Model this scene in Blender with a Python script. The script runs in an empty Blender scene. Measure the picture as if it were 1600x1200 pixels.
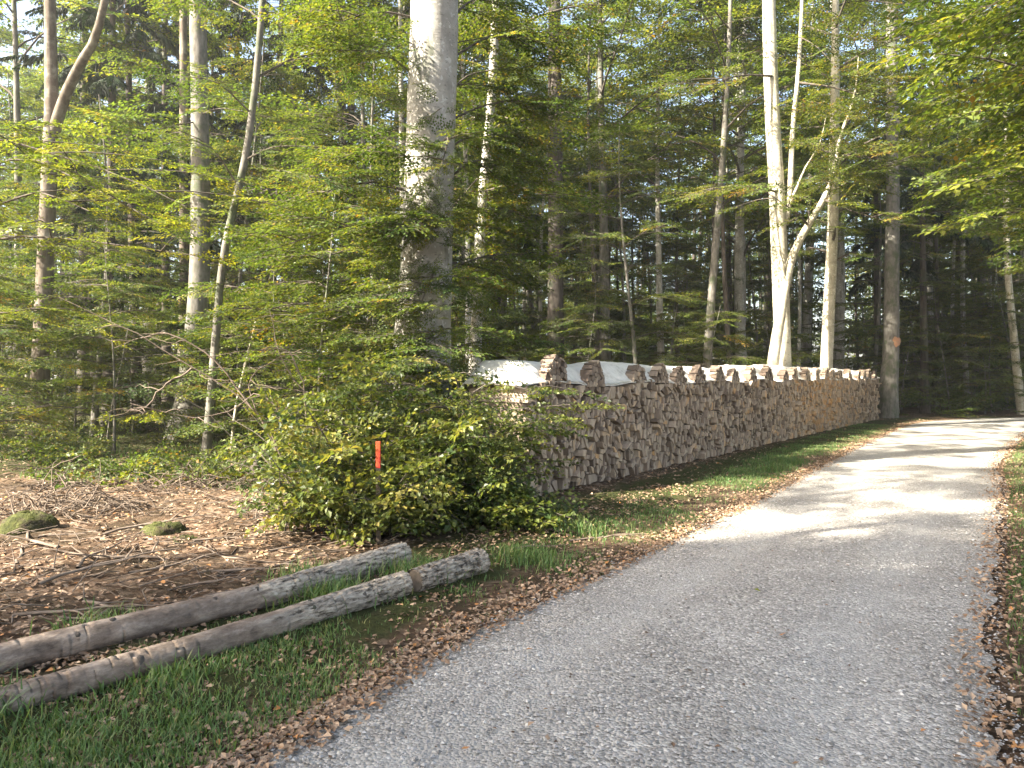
import bpy, math
import numpy as np

# ------------------------------------------------------------------ basics
PI = math.pi
C = bpy.context.scene.collection
F, CX, HY, EYE = 1164.0, 800.0, 593.0, 1.6        # lens of the photograph in its own 1600 px frame
rg = np.random.default_rng(11)


def P(px, py, d):
    return np.array([(px - CX) / F * d, d, EYE + (HY - py) / F * d])


def G(px, py):
    d = EYE * F / (py - HY)
    return np.array([(px - CX) / F * d, d, 0.0])


class MB:
    """collects faces, builds ONE mesh object"""
    def __init__(s):
        s.v, s.a, s.f, s.n = [], [], [], 0

    def add(s, v, f, mat=0, var=0.5):
        v = np.asarray(v, float).reshape(-1, 3)
        f = np.asarray(f, np.int64)
        if f.ndim == 1:
            f = f[None]
        s.v.append(v)
        s.a.append(np.array(np.broadcast_to(np.asarray(var, float), (len(v),))))
        s.f.append((f + s.n, mat))
        s.n += len(v)

    def mesh(s, name, mats, smooth=True):
        me = bpy.data.meshes.new(name)
        v = np.concatenate(s.v)
        loops = np.concatenate([f.ravel() for f, m in s.f])
        tot = np.concatenate([np.full(len(f), f.shape[1]) for f, m in s.f])
        mi = np.concatenate([np.full(len(f), m) for f, m in s.f])
        st = np.concatenate([[0], np.cumsum(tot)[:-1]])
        me.vertices.add(len(v)); me.loops.add(len(loops)); me.polygons.add(len(tot))
        me.vertices.foreach_set('co', v.astype(np.float32).ravel())
        me.loops.foreach_set('vertex_index', loops.astype(np.int32))
        me.polygons.foreach_set('loop_start', st.astype(np.int32))
        me.polygons.foreach_set('material_index', mi.astype(np.int32))
        me.polygons.foreach_set('use_smooth', np.full(len(tot), bool(smooth)))
        at = me.attributes.new('var', 'FLOAT', 'POINT')
        at.data.foreach_set('value', np.concatenate(s.a).astype(np.float32))
        for m in mats:
            me.materials.append(m)
        me.update(calc_edges=True)
        return me

    def build(s, name, mats, parent=None, smooth=True):
        return link(name, s.mesh(name, mats, smooth), parent)


def link(name, me, parent=None):
    o = bpy.data.objects.new(name, me)
    C.objects.link(o)
    if parent is not None:
        o.parent = parent
    return o


def tag(o, label=None, cat=None, group=None, kind=None):
    if label: o['label'] = label
    if cat: o['category'] = cat
    if group: o['group'] = group
    if kind: o['kind'] = kind
    return o


def thing(name, label, cat, loc=(0, 0, 0), rz=0.0, group=None):
    o = bpy.data.objects.new(name, None)
    C.objects.link(o)
    o.empty_display_size = 0.2
    o.location = tuple(loc)
    o.rotation_euler = (0, 0, rz)
    return tag(o, label, cat, group)


def dup(root, loc, rz, scale=1.0, label=None, group=None):
    r = root.copy(); C.objects.link(r)
    r.location = tuple(loc); r.rotation_euler = (0, 0, rz); r.scale = (scale,) * 3
    if label: r['label'] = label
    if group: r['group'] = group
    for ch in list(root.children):
        c = ch.copy(); C.objects.link(c); c.parent = r
    return r


# ------------------------------------------------------------------ materials
def new_mat(name):
    m = bpy.data.materials.new(name); m.use_nodes = True
    n, l = m.node_tree.nodes, m.node_tree.links
    n.clear()
    out = n.new('ShaderNodeOutputMaterial')
    b = n.new('ShaderNodeBsdfPrincipled')
    l.new(b.outputs[0], out.inputs['Surface'])
    return m, n, l, b, out


def ramp(n, stops, interp='LINEAR'):
    r = n.new('ShaderNodeValToRGB')
    e = r.color_ramp.elements
    r.color_ramp.interpolation = interp
    while len(e) < len(stops):
        e.new(0.5)
    for k, (p, c) in enumerate(stops):
        e[k].position = p; e[k].color = (*c, 1)
    return r


def tex_noise(n, l, scale, detail=4, rough=0.6, vec=None, dist=0.0):
    t = n.new('ShaderNodeTexNoise')
    t.inputs['Scale'].default_value = scale
    t.inputs['Detail'].default_value = detail
    t.inputs['Roughness'].default_value = rough
    t.inputs['Distortion'].default_value = dist
    if vec is not None: l.new(vec, t.inputs['Vector'])
    return t


def coords(n, l, scale=(1, 1, 1), kind='Object'):
    tc = n.new('ShaderNodeTexCoord'); mp = n.new('ShaderNodeMapping')
    l.new(tc.outputs[kind], mp.inputs['Vector'])
    mp.inputs['Scale'].default_value = scale
    return mp.outputs[0]


def attr(n, name='var'):
    a = n.new('ShaderNodeAttribute'); a.attribute_name = name
    return a.outputs['Fac']


def mixc(n, l, fac, a, b, mode='MIX'):
    m = n.new('ShaderNodeMix'); m.data_type = 'RGBA'; m.blend_type = mode
    for s, x in ((0, fac), (6, a), (7, b)):
        if isinstance(x, (int, float)): m.inputs[s].default_value = x
        elif isinstance(x, tuple): m.inputs[s].default_value = (*x, 1)
        else: l.new(x, m.inputs[s])
    return m.outputs[2]


def bump(n, l, h, b, strength=0.5, dist=0.02):
    bp = n.new('ShaderNodeBump')
    bp.inputs['Strength'].default_value = strength
    bp.inputs['Distance'].default_value = dist
    l.new(h, bp.inputs['Height']); l.new(bp.outputs[0], b.inputs['Normal'])
    return bp


def leaf_mat(name, stops, trans=0.45, rough=0.5, tint=(1.5, 1.45, 0.7)):
    m, n, l, b, out = new_mat(name)
    r = ramp(n, stops); l.new(attr(n), r.inputs[0])
    l.new(r.outputs[0], b.inputs['Base Color'])
    b.inputs['Roughness'].default_value = rough
    b.inputs['Specular IOR Level'].default_value = 0.35
    t = n.new('ShaderNodeBsdfTranslucent')
    l.new(mixc(n, l, 1.0, r.outputs[0], tint, 'MULTIPLY'), t.inputs['Color'])
    mx = n.new('ShaderNodeMixShader'); mx.inputs[0].default_value = trans
    l.new(b.outputs[0], mx.inputs[1]); l.new(t.outputs[0], mx.inputs[2])
    l.new(mx.outputs[0], out.inputs['Surface'])
    return m


def bark_mat(name, dark, light, vscale=(1, 1, 0.25), nscale=6, bstr=0.4, patch=None, pscale=2.2, bdist=0.02):
    m, n, l, b, out = new_mat(name)
    v = coords(n, l, vscale)
    t1 = tex_noise(n, l, nscale, 6, 0.65, v)
    r = ramp(n, [(0.3, dark), (0.7, light)]); l.new(t1.outputs[0], r.inputs[0])
    col = r.outputs[0]
    if patch:
        v2 = coords(n, l, (1, 1, 1))
        t2 = tex_noise(n, l, pscale, 4, 0.6, v2)
        r2 = ramp(n, [(0.5, (0, 0, 0)), (0.66, (1, 1, 1))]); l.new(t2.outputs[0], r2.inputs[0])
        col = mixc(n, l, r2.outputs[0], col, patch)
    l.new(col, b.inputs['Base Color'])
    b.inputs['Roughness'].default_value = 0.85
    b.inputs['Specular IOR Level'].default_value = 0.2
    bump(n, l, t1.outputs[0], b, bstr, bdist)
    return m


GREEN = [(0.0, (0.028, 0.055, 0.013)), (0.35, (0.062, 0.100, 0.018)), (0.65, (0.110, 0.140, 0.022)),
         (0.85, (0.155, 0.165, 0.024)), (0.97, (0.190, 0.175, 0.027)), (1.0, (0.240, 0.155, 0.028))]
M_beech = leaf_mat('beech_leaf', GREEN)
M_canopy = leaf_mat('canopy_leaf', [(p, (c[0] * 1.4, c[1] * 1.3, c[2] * 1.2)) for p, c in GREEN], 0.48)
M_bright = leaf_mat('yellow_green_leaf', [(0, (0.06, 0.11, 0.015)), (0.5, (0.13, 0.17, 0.02)), (1, (0.24, 0.23, 0.03))], 0.5)
M_shrub = leaf_mat('shrub_leaf', [(0, (0.030, 0.056, 0.016)), (0.45, (0.095, 0.125, 0.028)), (0.8, (0.18, 0.19, 0.042)), (1, (0.28, 0.24, 0.06))], 0.4, 0.42)
M_needle = leaf_mat('spruce_needle', [(0, (0.008, 0.020, 0.009)), (0.6, (0.020, 0.042, 0.016)), (1, (0.045, 0.060, 0.022))], 0.15, 0.55)
M_rust = leaf_mat('rust_leaf', [(0, (0.16, 0.05, 0.02)), (1, (0.33, 0.13, 0.04))], 0.35)
M_twig = bark_mat('twig_bark', (0.05, 0.042, 0.033), (0.13, 0.11, 0.09), (1, 1, 1), 8, 0.2)
def beech_mat(name='beech_bark', g=1.0, yel=1.0):
    m, n, l, b, out = new_mat(name)
    t1 = tex_noise(n, l, 2.6, 8, 0.7, coords(n, l, (1, 1, 0.8)))
    col = ramp(n, [(0.3, (0.19, 0.18, 0.155)), (0.52, (0.33, 0.315, 0.28)), (0.7, (0.44, 0.425, 0.385))]); l.new(t1.outputs[0], col.inputs[0]); c = col.outputs[0]
    for sc_, st, dt, lo, hi, cc in ((3.5, (1, 1, .16), 5, .56, .64, (0.10, 0.11, 0.075)), (11, (1, 1, 1.0), 6, .585, .61, (0.50, 0.49, 0.45)), (7, (1, 1, 2.6), 6, .60, .66, (0.13, 0.125, 0.11)), (26, (1, 1, 1.4), 4, .64, .68, (0.09, 0.085, 0.07))):
        t = tex_noise(n, l, sc_, dt, .65, coords(n, l, st), .3); k = ramp(n, [(lo, (0, 0, 0)), (hi, (.8, .8, .8))]); l.new(t.outputs[0], k.inputs[0]); c = mixc(n, l, k.outputs[0], c, cc)
    if g != 1: c = mixc(n, l, 1.0, c, (g, g * .97, g * yel), 'MULTIPLY')
    l.new(c, b.inputs['Base Color']); b.inputs['Roughness'].default_value = 0.8; b.inputs['Specular IOR Level'].default_value = 0.2
    tb = tex_noise(n, l, 9, 8, 0.7, coords(n, l, (1, 1, 3.0))); bump(n, l, tb.outputs[0], b, 0.45, 0.02)
    return m


M_beechbark = beech_mat()
M_palebark = beech_mat('pale_bark', 1.32, .86)
M_greybark = bark_mat('grey_bark', (0.075, 0.07, 0.06), (0.22, 0.205, 0.18), (1, 1, 0.35), 9.0, 0.8, (0.085, 0.10, 0.06), 2.6)
M_darkbark = bark_mat('dark_bark', (0.035, 0.030, 0.026), (0.12, 0.10, 0.085), (1, 1, 0.22), 9.0, 0.8, (0.07, 0.08, 0.05), 1.6)
M_brownbark = bark_mat('brown_bark', (0.07, 0.055, 0.042), (0.17, 0.14, 0.11), (1, 1, 0.3), 8.0, 0.8, (0.24, 0.22, 0.18), 2.4)


def litter_mat():
    m, n, l, b, out = new_mat('forest_floor_soil')
    v = coords(n, l)
    vo = n.new('ShaderNodeTexVoronoi'); vo.inputs['Scale'].default_value = 17
    l.new(v, vo.inputs['Vector'])
    sep = n.new('ShaderNodeSeparateColor'); l.new(vo.outputs['Color'], sep.inputs[0])
    r = ramp(n, [(0.0, (0.055, 0.034, 0.022)), (0.35, (0.12, 0.075, 0.048)), (0.7, (0.20, 0.135, 0.09)), (1.0, (0.30, 0.22, 0.16))])
    l.new(sep.outputs[0], r.inputs[0])
    t = tex_noise(n, l, 1.3, 6, 0.7, v)
    rm = ramp(n, [(0.42, (0, 0, 0)), (0.62, (1, 1, 1))]); l.new(t.outputs[0], rm.inputs[0])
    soil = mixc(n, l, rm.outputs[0], r.outputs[0], (0.075, 0.055, 0.035))
    tg = tex_noise(n, l, 26, 5, 0.75, v)
    rgn = ramp(n, [(0.3, (0.030, 0.036, 0.014)), (0.55, (0.062, 0.068, 0.024)), (0.8, (0.11, 0.095, 0.04))]); l.new(tg.outputs[0], rgn.inputs[0])
    t3 = tex_noise(n, l, 3.5, 5, 0.7, v)
    ad = n.new('ShaderNodeMath'); ad.operation = 'ADD'
    l.new(attr(n, 'var'), ad.inputs[0]); l.new(t3.outputs[0], ad.inputs[1])
    mk = ramp(n, [(0.62, (0, 0, 0)), (0.92, (1, 1, 1))])
    l.new(ad.outputs[0], mk.inputs[0])
    l.new(mixc(n, l, mk.outputs[0], soil, rgn.outputs[0]), b.inputs['Base Color'])
    b.inputs['Roughness'].default_value = 0.95
    b.inputs['Specular IOR Level'].default_value = 0.1
    th = tex_noise(n, l, 30, 6, 0.8, v)
    bump(n, l, th.outputs[0], b, 0.9, 0.05)
    return m


def gravel_mat():
    m, n, l, b, out = new_mat('limestone_gravel')
    v = coords(n, l)
    vo = n.new('ShaderNodeTexVoronoi'); vo.inputs['Scale'].default_value = 62
    l.new(v, vo.inputs['Vector'])
    sep = n.new('ShaderNodeSeparateColor'); l.new(vo.outputs['Color'], sep.inputs[0])
    r = ramp(n, [(0, (0.19, 0.178, 0.162)), (0.3, (0.29, 0.275, 0.255)), (0.75, (0.375, 0.358, 0.333)), (1, (0.54, 0.515, 0.48))])
    l.new(sep.outputs[0], r.inputs[0])
    t = tex_noise(n, l, 0.9, 6, 0.65, v)
    r2 = ramp(n, [(0.3, (0.78, 0.76, 0.73)), (0.5, (0.97, 0.96, 0.94)), (0.68, (1.16, 1.15, 1.13))]); l.new(t.outputs[0], r2.inputs[0])
    col = mixc(n, l, 1.0, r.outputs[0], r2.outputs[0], 'MULTIPLY')
    tk = attr(n, 'track'); t5 = tex_noise(n, l, 2.2, 6, 0.7, v)
    mu = n.new('ShaderNodeMath'); mu.operation = 'MULTIPLY'; l.new(tk, mu.inputs[0]); l.new(t5.outputs[0], mu.inputs[1])
    col = mixc(n, l, mu.outputs[0], col, (0.43, 0.415, 0.39))
    t6 = tex_noise(n, l, 0.55, 5, 0.7, v); r6 = ramp(n, [(0.52, (0, 0, 0)), (0.75, (.5, .5, .5))]); l.new(t6.outputs[0], r6.inputs[0])
    col = mixc(n, l, r6.outputs[0], col, (0.20, 0.185, 0.165))
    # dirt and leaf crumbs gather towards the verges (var = closeness to an edge)
    t3 = tex_noise(n, l, 7, 6, 0.75, v)
    ad = n.new('ShaderNodeMath'); ad.operation = 'ADD'
    l.new(attr(n), ad.inputs[0]); l.new(t3.outputs[0], ad.inputs[1])
    mk = ramp(n, [(0.95, (0, 0, 0)), (1.0, (1, 1, 1))])
    mm = n.new('ShaderNodeMath'); mm.operation = 'MULTIPLY'; mm.inputs[1].default_value = 0.68
    l.new(ad.outputs[0], mm.inputs[0]); l.new(mm.outputs[0], mk.inputs[0])
    l.new(mixc(n, l, mk.outputs[0], col, (0.13, 0.105, 0.08)), b.inputs['Base Color'])
    b.inputs['Roughness'].default_value = 0.9
    b.inputs['Specular IOR Level'].default_value = 0.15
    h = n.new('ShaderNodeMath'); h.operation = 'SUBTRACT'; h.inputs[0].default_value = 1.0
    l.new(vo.outputs['Distance'], h.inputs[1])
    bump(n, l, h.outputs[0], b, 0.8, 0.012)
    return m


def var_mat(name, stops, rough=0.85, spec=0.15, trans=0.0):
    m, n, l, b, out = new_mat(name)
    r = ramp(n, stops); l.new(attr(n), r.inputs[0])
    l.new(r.outputs[0], b.inputs['Base Color'])
    b.inputs['Roughness'].default_value = rough
    b.inputs['Specular IOR Level'].default_value = spec
    return m


def log_end_mat():
    m, n, l, b, out = new_mat('split_wood')
    v = coords(n, l)
    r = ramp(n, [(0, (0.16, 0.125, 0.10)), (0.35, (0.37, 0.30, 0.235)), (0.6, (0.49, 0.405, 0.315)), (0.8, (0.54, 0.37, 0.22)), (1, (0.56, 0.33, 0.15))])
    l.new(attr(n), r.inputs[0])
    t = tex_noise(n, l, 28, 6, 0.75, coords(n, l, (1, 1, 0.35)), 0.4)
    r2 = ramp(n, [(0.25, (0.62, 0.60, 0.57)), (0.7, (1.1, 1.08, 1.06))]); l.new(t.outputs[0], r2.inputs[0])
    l.new(mixc(n, l, 1.0, r.outputs[0], r2.outputs[0], 'MULTIPLY'), b.inputs['Base Color'])
    b.inputs['Roughness'].default_value = 0.9
    b.inputs['Specular IOR Level'].default_value = 0.12
    bump(n, l, t.outputs[0], b, 0.5, 0.012)
    return m


def sheet_mat():
    m, n, l, b, out = new_mat('white_cover')
    v = coords(n, l)
    t = tex_noise(n, l, 5, 6, 0.7, v)
    r = ramp(n, [(0.3, (0.42, 0.39, 0.34)), (0.45, (0.64, 0.615, 0.56)), (0.7, (0.76, 0.74, 0.68))]); l.new(t.outputs[0], r.inputs[0])
    l.new(r.outputs[0], b.inputs['Base Color'])
    b.inputs['Roughness'].default_value = 0.5
    t2 = tex_noise(n, l, 9, 4, 0.6, v)
    bump(n, l, t2.outputs[0], b, 0.5, 0.03)
    return m


M_soil, M_gravel = litter_mat(), gravel_mat()
M_dead = var_mat('dead_leaf', [(0, (0.06, 0.035, 0.022)), (0.3, (0.17, 0.105, 0.065)), (0.6, (0.31, 0.21, 0.135)), (0.85, (0.42, 0.31, 0.215)), (1, (0.42, 0.20, 0.07))], 0.7, 0.25)
M_grass = leaf_mat('grass_blade', [(0, (0.058, 0.115, 0.034)), (0.45, (0.110, 0.195, 0.058)), (0.75, (0.185, 0.22, 0.08)), (1, (0.26, 0.21, 0.11))], 0.3, 0.5)
M_stone = var_mat('loose_stone', [(0, (0.14, 0.135, 0.13)), (0.5, (0.30, 0.29, 0.28)), (1, (0.55, 0.53, 0.50))])
M_wood = log_end_mat()
M_sheet = sheet_mat()
M_logbark = bark_mat('smooth_log_bark', (0.14, 0.105, 0.08), (0.30, 0.235, 0.185), (1, 1, 0.5), 5, 0.5, (0.09, 0.07, 0.055), 4)
M_roughbark = bark_mat('furrowed_log_bark', (0.10, 0.085, 0.07), (0.36, 0.315, 0.26), (1, 1, 0.28), 16, 1.0, (0.24, 0.21, 0.17), 3, 0.05)
def log_mat():
    m, n, l, b, out = new_mat('log_bark')
    v = coords(n, l, (1, 1, 0.45)); v2 = coords(n, l, (1, 1, 0.3))
    t1 = tex_noise(n, l, 9, 8, 0.75, v); t2 = tex_noise(n, l, 34, 6, 0.75, v2); t3 = tex_noise(n, l, 2.5, 5, 0.6, v)
    r1 = ramp(n, [(0.33, (0.085, 0.065, 0.052)), (0.5, (0.24, 0.19, 0.155)), (0.64, (0.42, 0.35, 0.29))]); l.new(t1.outputs[0], r1.inputs[0])
    r2 = ramp(n, [(0.38, (0.06, 0.05, 0.04)), (0.5, (0.34, 0.295, 0.245)), (0.66, (0.55, 0.50, 0.43))]); l.new(t2.outputs[0], r2.inputs[0])
    col = mixc(n, l, attr(n), r1.outputs[0], r2.outputs[0])
    r3 = ramp(n, [(0.45, (0.8, 0.79, 0.77)), (0.62, (1.28, 1.24, 1.18))]); l.new(t3.outputs[0], r3.inputs[0])
    l.new(mixc(n, l, 1.0, col, r3.outputs[0], 'MULTIPLY'), b.inputs['Base Color'])
    b.inputs['Roughness'].default_value = 0.88; b.inputs['Specular IOR Level'].default_value = 0.15
    bump(n, l, t2.outputs[0], b, 0.8, 0.012)
    return m


M_log = log_mat()
M_cut = bark_mat('cut_log_end', (0.09, 0.075, 0.06), (0.20, 0.165, 0.13), (1, 1, 1), 18, 0.3)
M_moss = bark_mat('moss', (0.028, 0.034, 0.010), (0.085, 0.090, 0.022), (1, 1, 1), 16, 1.0, (0.06, 0.045, 0.03), 5, 0.04)
M_stick = bark_mat('dead_stick', (0.08, 0.06, 0.045), (0.24, 0.19, 0.15), (1, 1, 1), 6, 0.3)


def plain_mat(name, a, b_, scale=12):
    m, n, l, b, out = new_mat(name)
    t = tex_noise(n, l, scale, 4, 0.6, coords(n, l))
    r = ramp(n, [(0.35, a), (0.65, b_)]); l.new(t.outputs[0], r.inputs[0])
    l.new(r.outputs[0], b.inputs['Base Color']); b.inputs['Roughness'].default_value = 0.6
    return m


M_red = plain_mat('red_paint', (0.50, 0.025, 0.015), (0.72, 0.13, 0.03), 9)
M_orange = plain_mat('orange_paint', (0.46, 0.20, 0.09), (0.30, 0.20, 0.13), 16)

# ------------------------------------------------------------------ geometry helpers
def nrm(v):
    return v / (np.linalg.norm(v, axis=-1, keepdims=True) + 1e-12)


def resample(pts, n):
    """Catmull-Rom through pts, n samples"""
    p = np.asarray(pts, float)
    p = np.vstack([2 * p[0] - p[1], p, 2 * p[-1] - p[-2]])
    u = np.linspace(0, len(p) - 3 - 1e-6, n)
    i = u.astype(int); t = (u - i)[:, None]
    a, b, c, d = p[i], p[i + 1], p[i + 2], p[i + 3]
    return 0.5 * (2 * b + (c - a) * t + (2 * a - 5 * b + 4 * c - d) * t ** 2 + (3 * b - a - 3 * c + d) * t ** 3)


def tube(mb, path, rad, seg=8, mat=0, cap=None, rough=0.0, lobes=None, var=0.5, mul=None):
    path = np.asarray(path, float); n = len(path)
    rad = np.broadcast_to(np.asarray(rad, float), (n,))
    d = nrm(np.gradient(path, axis=0))
    ref = np.array([1.0, 0, 0]) if abs(d[0][0]) < 0.8 else np.array([0, 1.0, 0])
    u = nrm(np.cross(d[0], np.cross(ref, d[0])))
    us = []
    for k in range(n):
        u = u - d[k] * u.dot(d[k]); u = u / np.linalg.norm(u); us.append(u)
    us = np.array(us); ws = np.cross(d, us)
    a = np.linspace(0, 2 * PI, seg, endpoint=False)
    r = rad[:, None] * np.ones((n, seg))
    if rough: r = r * (1 + rough * rg.standard_normal((n, seg)))
    if lobes is not None: r = r * (1 + lobes[:, None] * (np.cos(a * 4 + 0.7) * 0.6 + np.cos(a * 3) * 0.4)[None])
    if mul is not None: r = r * mul
    v = path[:, None] + r[..., None] * (np.cos(a)[None, :, None] * us[:, None] + np.sin(a)[None, :, None] * ws[:, None])
    i = np.arange(n - 1)[:, None] * seg; j = np.arange(seg)[None]; j2 = (j + 1) % seg
    q = np.stack([i + j, i + j2, i + seg + j2, i + seg + j], -1).reshape(-1, 4)
    mb.add(v, q, mat, var)
    if cap is not None:
        mb.add(v[0], np.arange(seg)[::-1], cap, var); mb.add(v[-1], np.arange(seg), cap, var)


def rotm(yaw, pitch, roll):
    cy, sy, cp, sp, cr, sr = np.cos(yaw), np.sin(yaw), np.cos(pitch), np.sin(pitch), np.cos(roll), np.sin(roll)
    m = np.empty((len(yaw), 3, 3))
    # Rz(yaw) * Ry(-pitch) * Rx(roll)
    m[:, 0, 0] = cy * cp; m[:, 0, 1] = -sy * cr - cy * sp * sr; m[:, 0, 2] = sy * sr - cy * sp * cr
    m[:, 1, 0] = sy * cp; m[:, 1, 1] = cy * cr - sy * sp * sr; m[:, 1, 2] = -cy * sr - sy * sp * cr
    m[:, 2, 0] = sp; m[:, 2, 1] = cp * sr; m[:, 2, 2] = cp * cr
    return m


def make_spray(r, L=0.9, leaf=0.075, nside=8, width=0.6, gap=0.62, up=0.0, tilt=0.28):
    tw, lv = [], []
    def leaves(p0, ang, ln):
        k = max(2, int(ln / (leaf * gap)))
        for q in range(k + 1):
            t = (q + 0.6) / (k + 0.6)
            last = q == k
            sgn = 1 if q % 2 else -1
            b = p0 + np.array([math.cos(ang), math.sin(ang), 0]) * ln * min(t, 1)
            b[2] += r.normal(0, 0.008) - 0.06 * ln * t * t
            a = ang + (0 if last else sgn * r.uniform(0.6, 1.1)) + r.normal(0, 0.15)
            l = leaf * r.uniform(0.65, 1.15) * (0.75 if last else 1)
            d = np.array([math.cos(a), math.sin(a), r.normal(-0.12, tilt)]); d /= np.linalg.norm(d)
            s = np.array([-math.sin(a), math.cos(a), r.normal(0, tilt * 1.3)]); s -= d * s.dot(d); s /= np.linalg.norm(s)
            z = np.cross(d, s); w = l * width * 0.5
            lv.append((b, b + d * l * 0.45 - s * w + z * 0.1 * l, b + d * l - z * 0.08 * l, b + d * l * 0.45 + s * w + z * 0.1 * l))
    p = np.zeros(3)
    tw.append((np.zeros(3), np.array([L, 0, -0.06 * L])))
    leaves(p, 0, L)
    for k in range(nside):
        t = 0.08 + 0.8 * k / nside
        sgn = 1 if k % 2 else -1
        ang = sgn * r.uniform(0.65, 1.0)
        ln = L * 0.5 * (1 - 0.62 * t) * r.uniform(0.7, 1.15)
        p0 = np.array([L * t, 0, -0.06 * L * t * t])
        tw.append((p0, p0 + np.array([math.cos(ang), math.sin(ang), -0.05]) * ln))
        leaves(p0, ang, ln)
    return np.array(lv), tw


def make_needle_spray(r, L=1.2, n=120):
    """a hanging spruce spray: rows of thin slivers along drooping side twigs"""
    tw, lv = [(np.zeros(3), np.array([L, 0, -0.25 * L]))], []
    for k in range(n):
        t = r.uniform(0.02, 1); sgn = 1 if k % 2 else -1
        b = np.array([L * t, 0, -0.25 * L * t * t])
        ln = 0.42 * L * (1 - 0.6 * t) * r.uniform(0.5, 1.1)
        d = np.array([0.55, sgn * r.uniform(0.25, 0.8), -r.uniform(0.3, 1.1)]); d /= np.linalg.norm(d)
        s = nrm(np.cross(d, np.array([0.3, 0.2, 1.0]))); w = ln * 0.07 + 0.008
        m = b + d * ln * 0.5 + np.array([0, 0, 0.03 * L])
        lv.append((b, m - s * w, b + d * ln, m + s * w))
    return np.array(lv), tw


FINE = [make_spray(rg, 0.85, 0.088, 9, 0.64, 0.55, tilt=0.17) for _ in range(5)]
MID = [make_spray(rg, 1.3, 0.155, 9, 0.64, 0.55, tilt=0.18) for _ in range(5)]
COARSE = [make_spray(rg, 1.8, 0.27, 6) for _ in range(4)]
SHRUB = [make_spray(rg, 0.55, 0.08, 6, 0.74, 0.62, tilt=0.45) for _ in range(5)]
NEEDLE = [make_needle_spray(rg) for _ in range(3)]
NEEDLE_FAR = [make_needle_spray(rg, 1.6, 40) for _ in range(2)]


def stamp(mb, sprays, protos, leafmat=0, twigmat=1, tone=0.0, spread=0.2, twigs=True, tr=0.006):
    """sprays: list of (pos, yaw, pitch, roll, scale)"""
    if not sprays: return
    pos = np.array([s[0] for s in sprays]); y = np.array([s[1] for s in sprays]); p = np.array([s[2] for s in sprays])
    ro = np.array([s[3] for s in sprays]); sc = np.array([s[4] for s in sprays])
    pick = rg.integers(0, len(protos), len(sprays))
    for k, (lv, tw) in enumerate(protos):
        ix = np.nonzero(pick == k)[0]
        if not len(ix): continue
        M = rotm(y[ix], p[ix], ro[ix]) * sc[ix][:, None, None]
        V = np.einsum('kij,nqj->knqi', M, lv) + pos[ix][:, None, None]
        keep = rg.random(V.shape[:2]) > 0.12
        V = V[keep]
        base = (rg.normal(0.42 + tone, spread * 0.85, len(ix))[:, None] + rg.normal(0, spread * 0.7, (len(ix), len(lv))))[keep]
        nL = len(V)
        q = np.arange(nL)[:, None] * 4
        f = np.concatenate([q + np.array([0, 1, 2]), q + np.array([0, 2, 3])])
        mb.add(V, f, leafmat, np.repeat(np.clip(base, 0, 1), 4))
        if twigs:
            for a, b in tw:
                A = np.einsum('kij,j->ki', M, a) + pos[ix]; B = np.einsum('kij,j->ki', M, b) + pos[ix]
                d = nrm(B - A); s1 = nrm(np.cross(d, [0.1, 0.2, 1])); s2 = np.cross(d, s1)
                r1 = tr * sc[ix][:, None]
                vs = np.stack([A + s1 * r1, A - s1 * r1 * .5 + s2 * r1 * .87, A - s1 * r1 * .5 - s2 * r1 * .87, B], 1)
                q = np.arange(len(ix))[:, None] * 4
                mb.add(vs, np.concatenate([q + np.array([0, 1, 3]), q + np.array([1, 2, 3]), q + np.array([2, 0, 3])]), twigmat, 0.5)


def arc(p, yaw, e0, e1, L, n=6, wig=0.06):
    """curved branch path"""
    pts = [np.array(p, float)]
    for k in range(n):
        e = e0 + (e1 - e0) * k / max(1, n - 1) + rg.normal(0, wig)
        yaw += rg.normal(0, wig * 1.4)
        pts.append(pts[-1] + np.array([math.cos(yaw) * math.cos(e), math.sin(yaw) * math.cos(e), math.sin(e)]) * L / n)
    return np.array(pts)


def along(path, t):
    seg = np.linalg.norm(np.diff(path, axis=0), axis=1); cs = np.concatenate([[0], np.cumsum(seg)])
    x = t * cs[-1]; k = min(np.searchsorted(cs, x, 'right') - 1, len(seg) - 1)
    f = (x - cs[k]) / (seg[k] + 1e-9)
    return path[k] * (1 - f) + path[k + 1] * f, path[k + 1] - path[k], cs[-1]


def leafy(sp, path, scale, spacing, start=0.25, spread=0.8, pitch=(-0.15, 0.12), rolls=0.2):
    """sprays along a branch path"""
    L = along(path, 0)[2]
    k = max(1, int(L * (1 - start) / spacing))
    for q in range(k):
        t = start + (1 - start) * (q + 0.5) / k
        p, d, _ = along(path, t)
        yaw = math.atan2(d[1], d[0]) + (1 if q % 2 else -1) * spread * rg.uniform(0.6, 1.3)
        sp.append((p, yaw, rg.normal(*pitch), rg.normal(0, rolls), scale * rg.uniform(0.7, 1.2)))
    p, d, _ = along(path, 1.0)
    sp.append((p, math.atan2(d[1], d[0]), rg.normal(*pitch), rg.normal(0, rolls), scale * rg.uniform(0.8, 1.1)))


def trunk_path(H, sway=0.25, n=14):
    z = np.linspace(0, 1, n)
    a, b = rg.uniform(0, 6.28, 2)
    x = sway * (np.sin(z * 4 + a) - math.sin(a)) + rg.normal(0, 0.3) * z
    y = sway * (np.sin(z * 3.3 + b) - math.sin(b)) + rg.normal(0, 0.3) * z
    return np.stack([x, y, z * H - 0.1], 1)


def taper(n, r, top=0.15, flare=0.35):
    z = np.linspace(0, 1, n)
    return r * ((1 - z) * (1 - top) + top + flare * np.exp(-z * n * 1.1))


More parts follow.
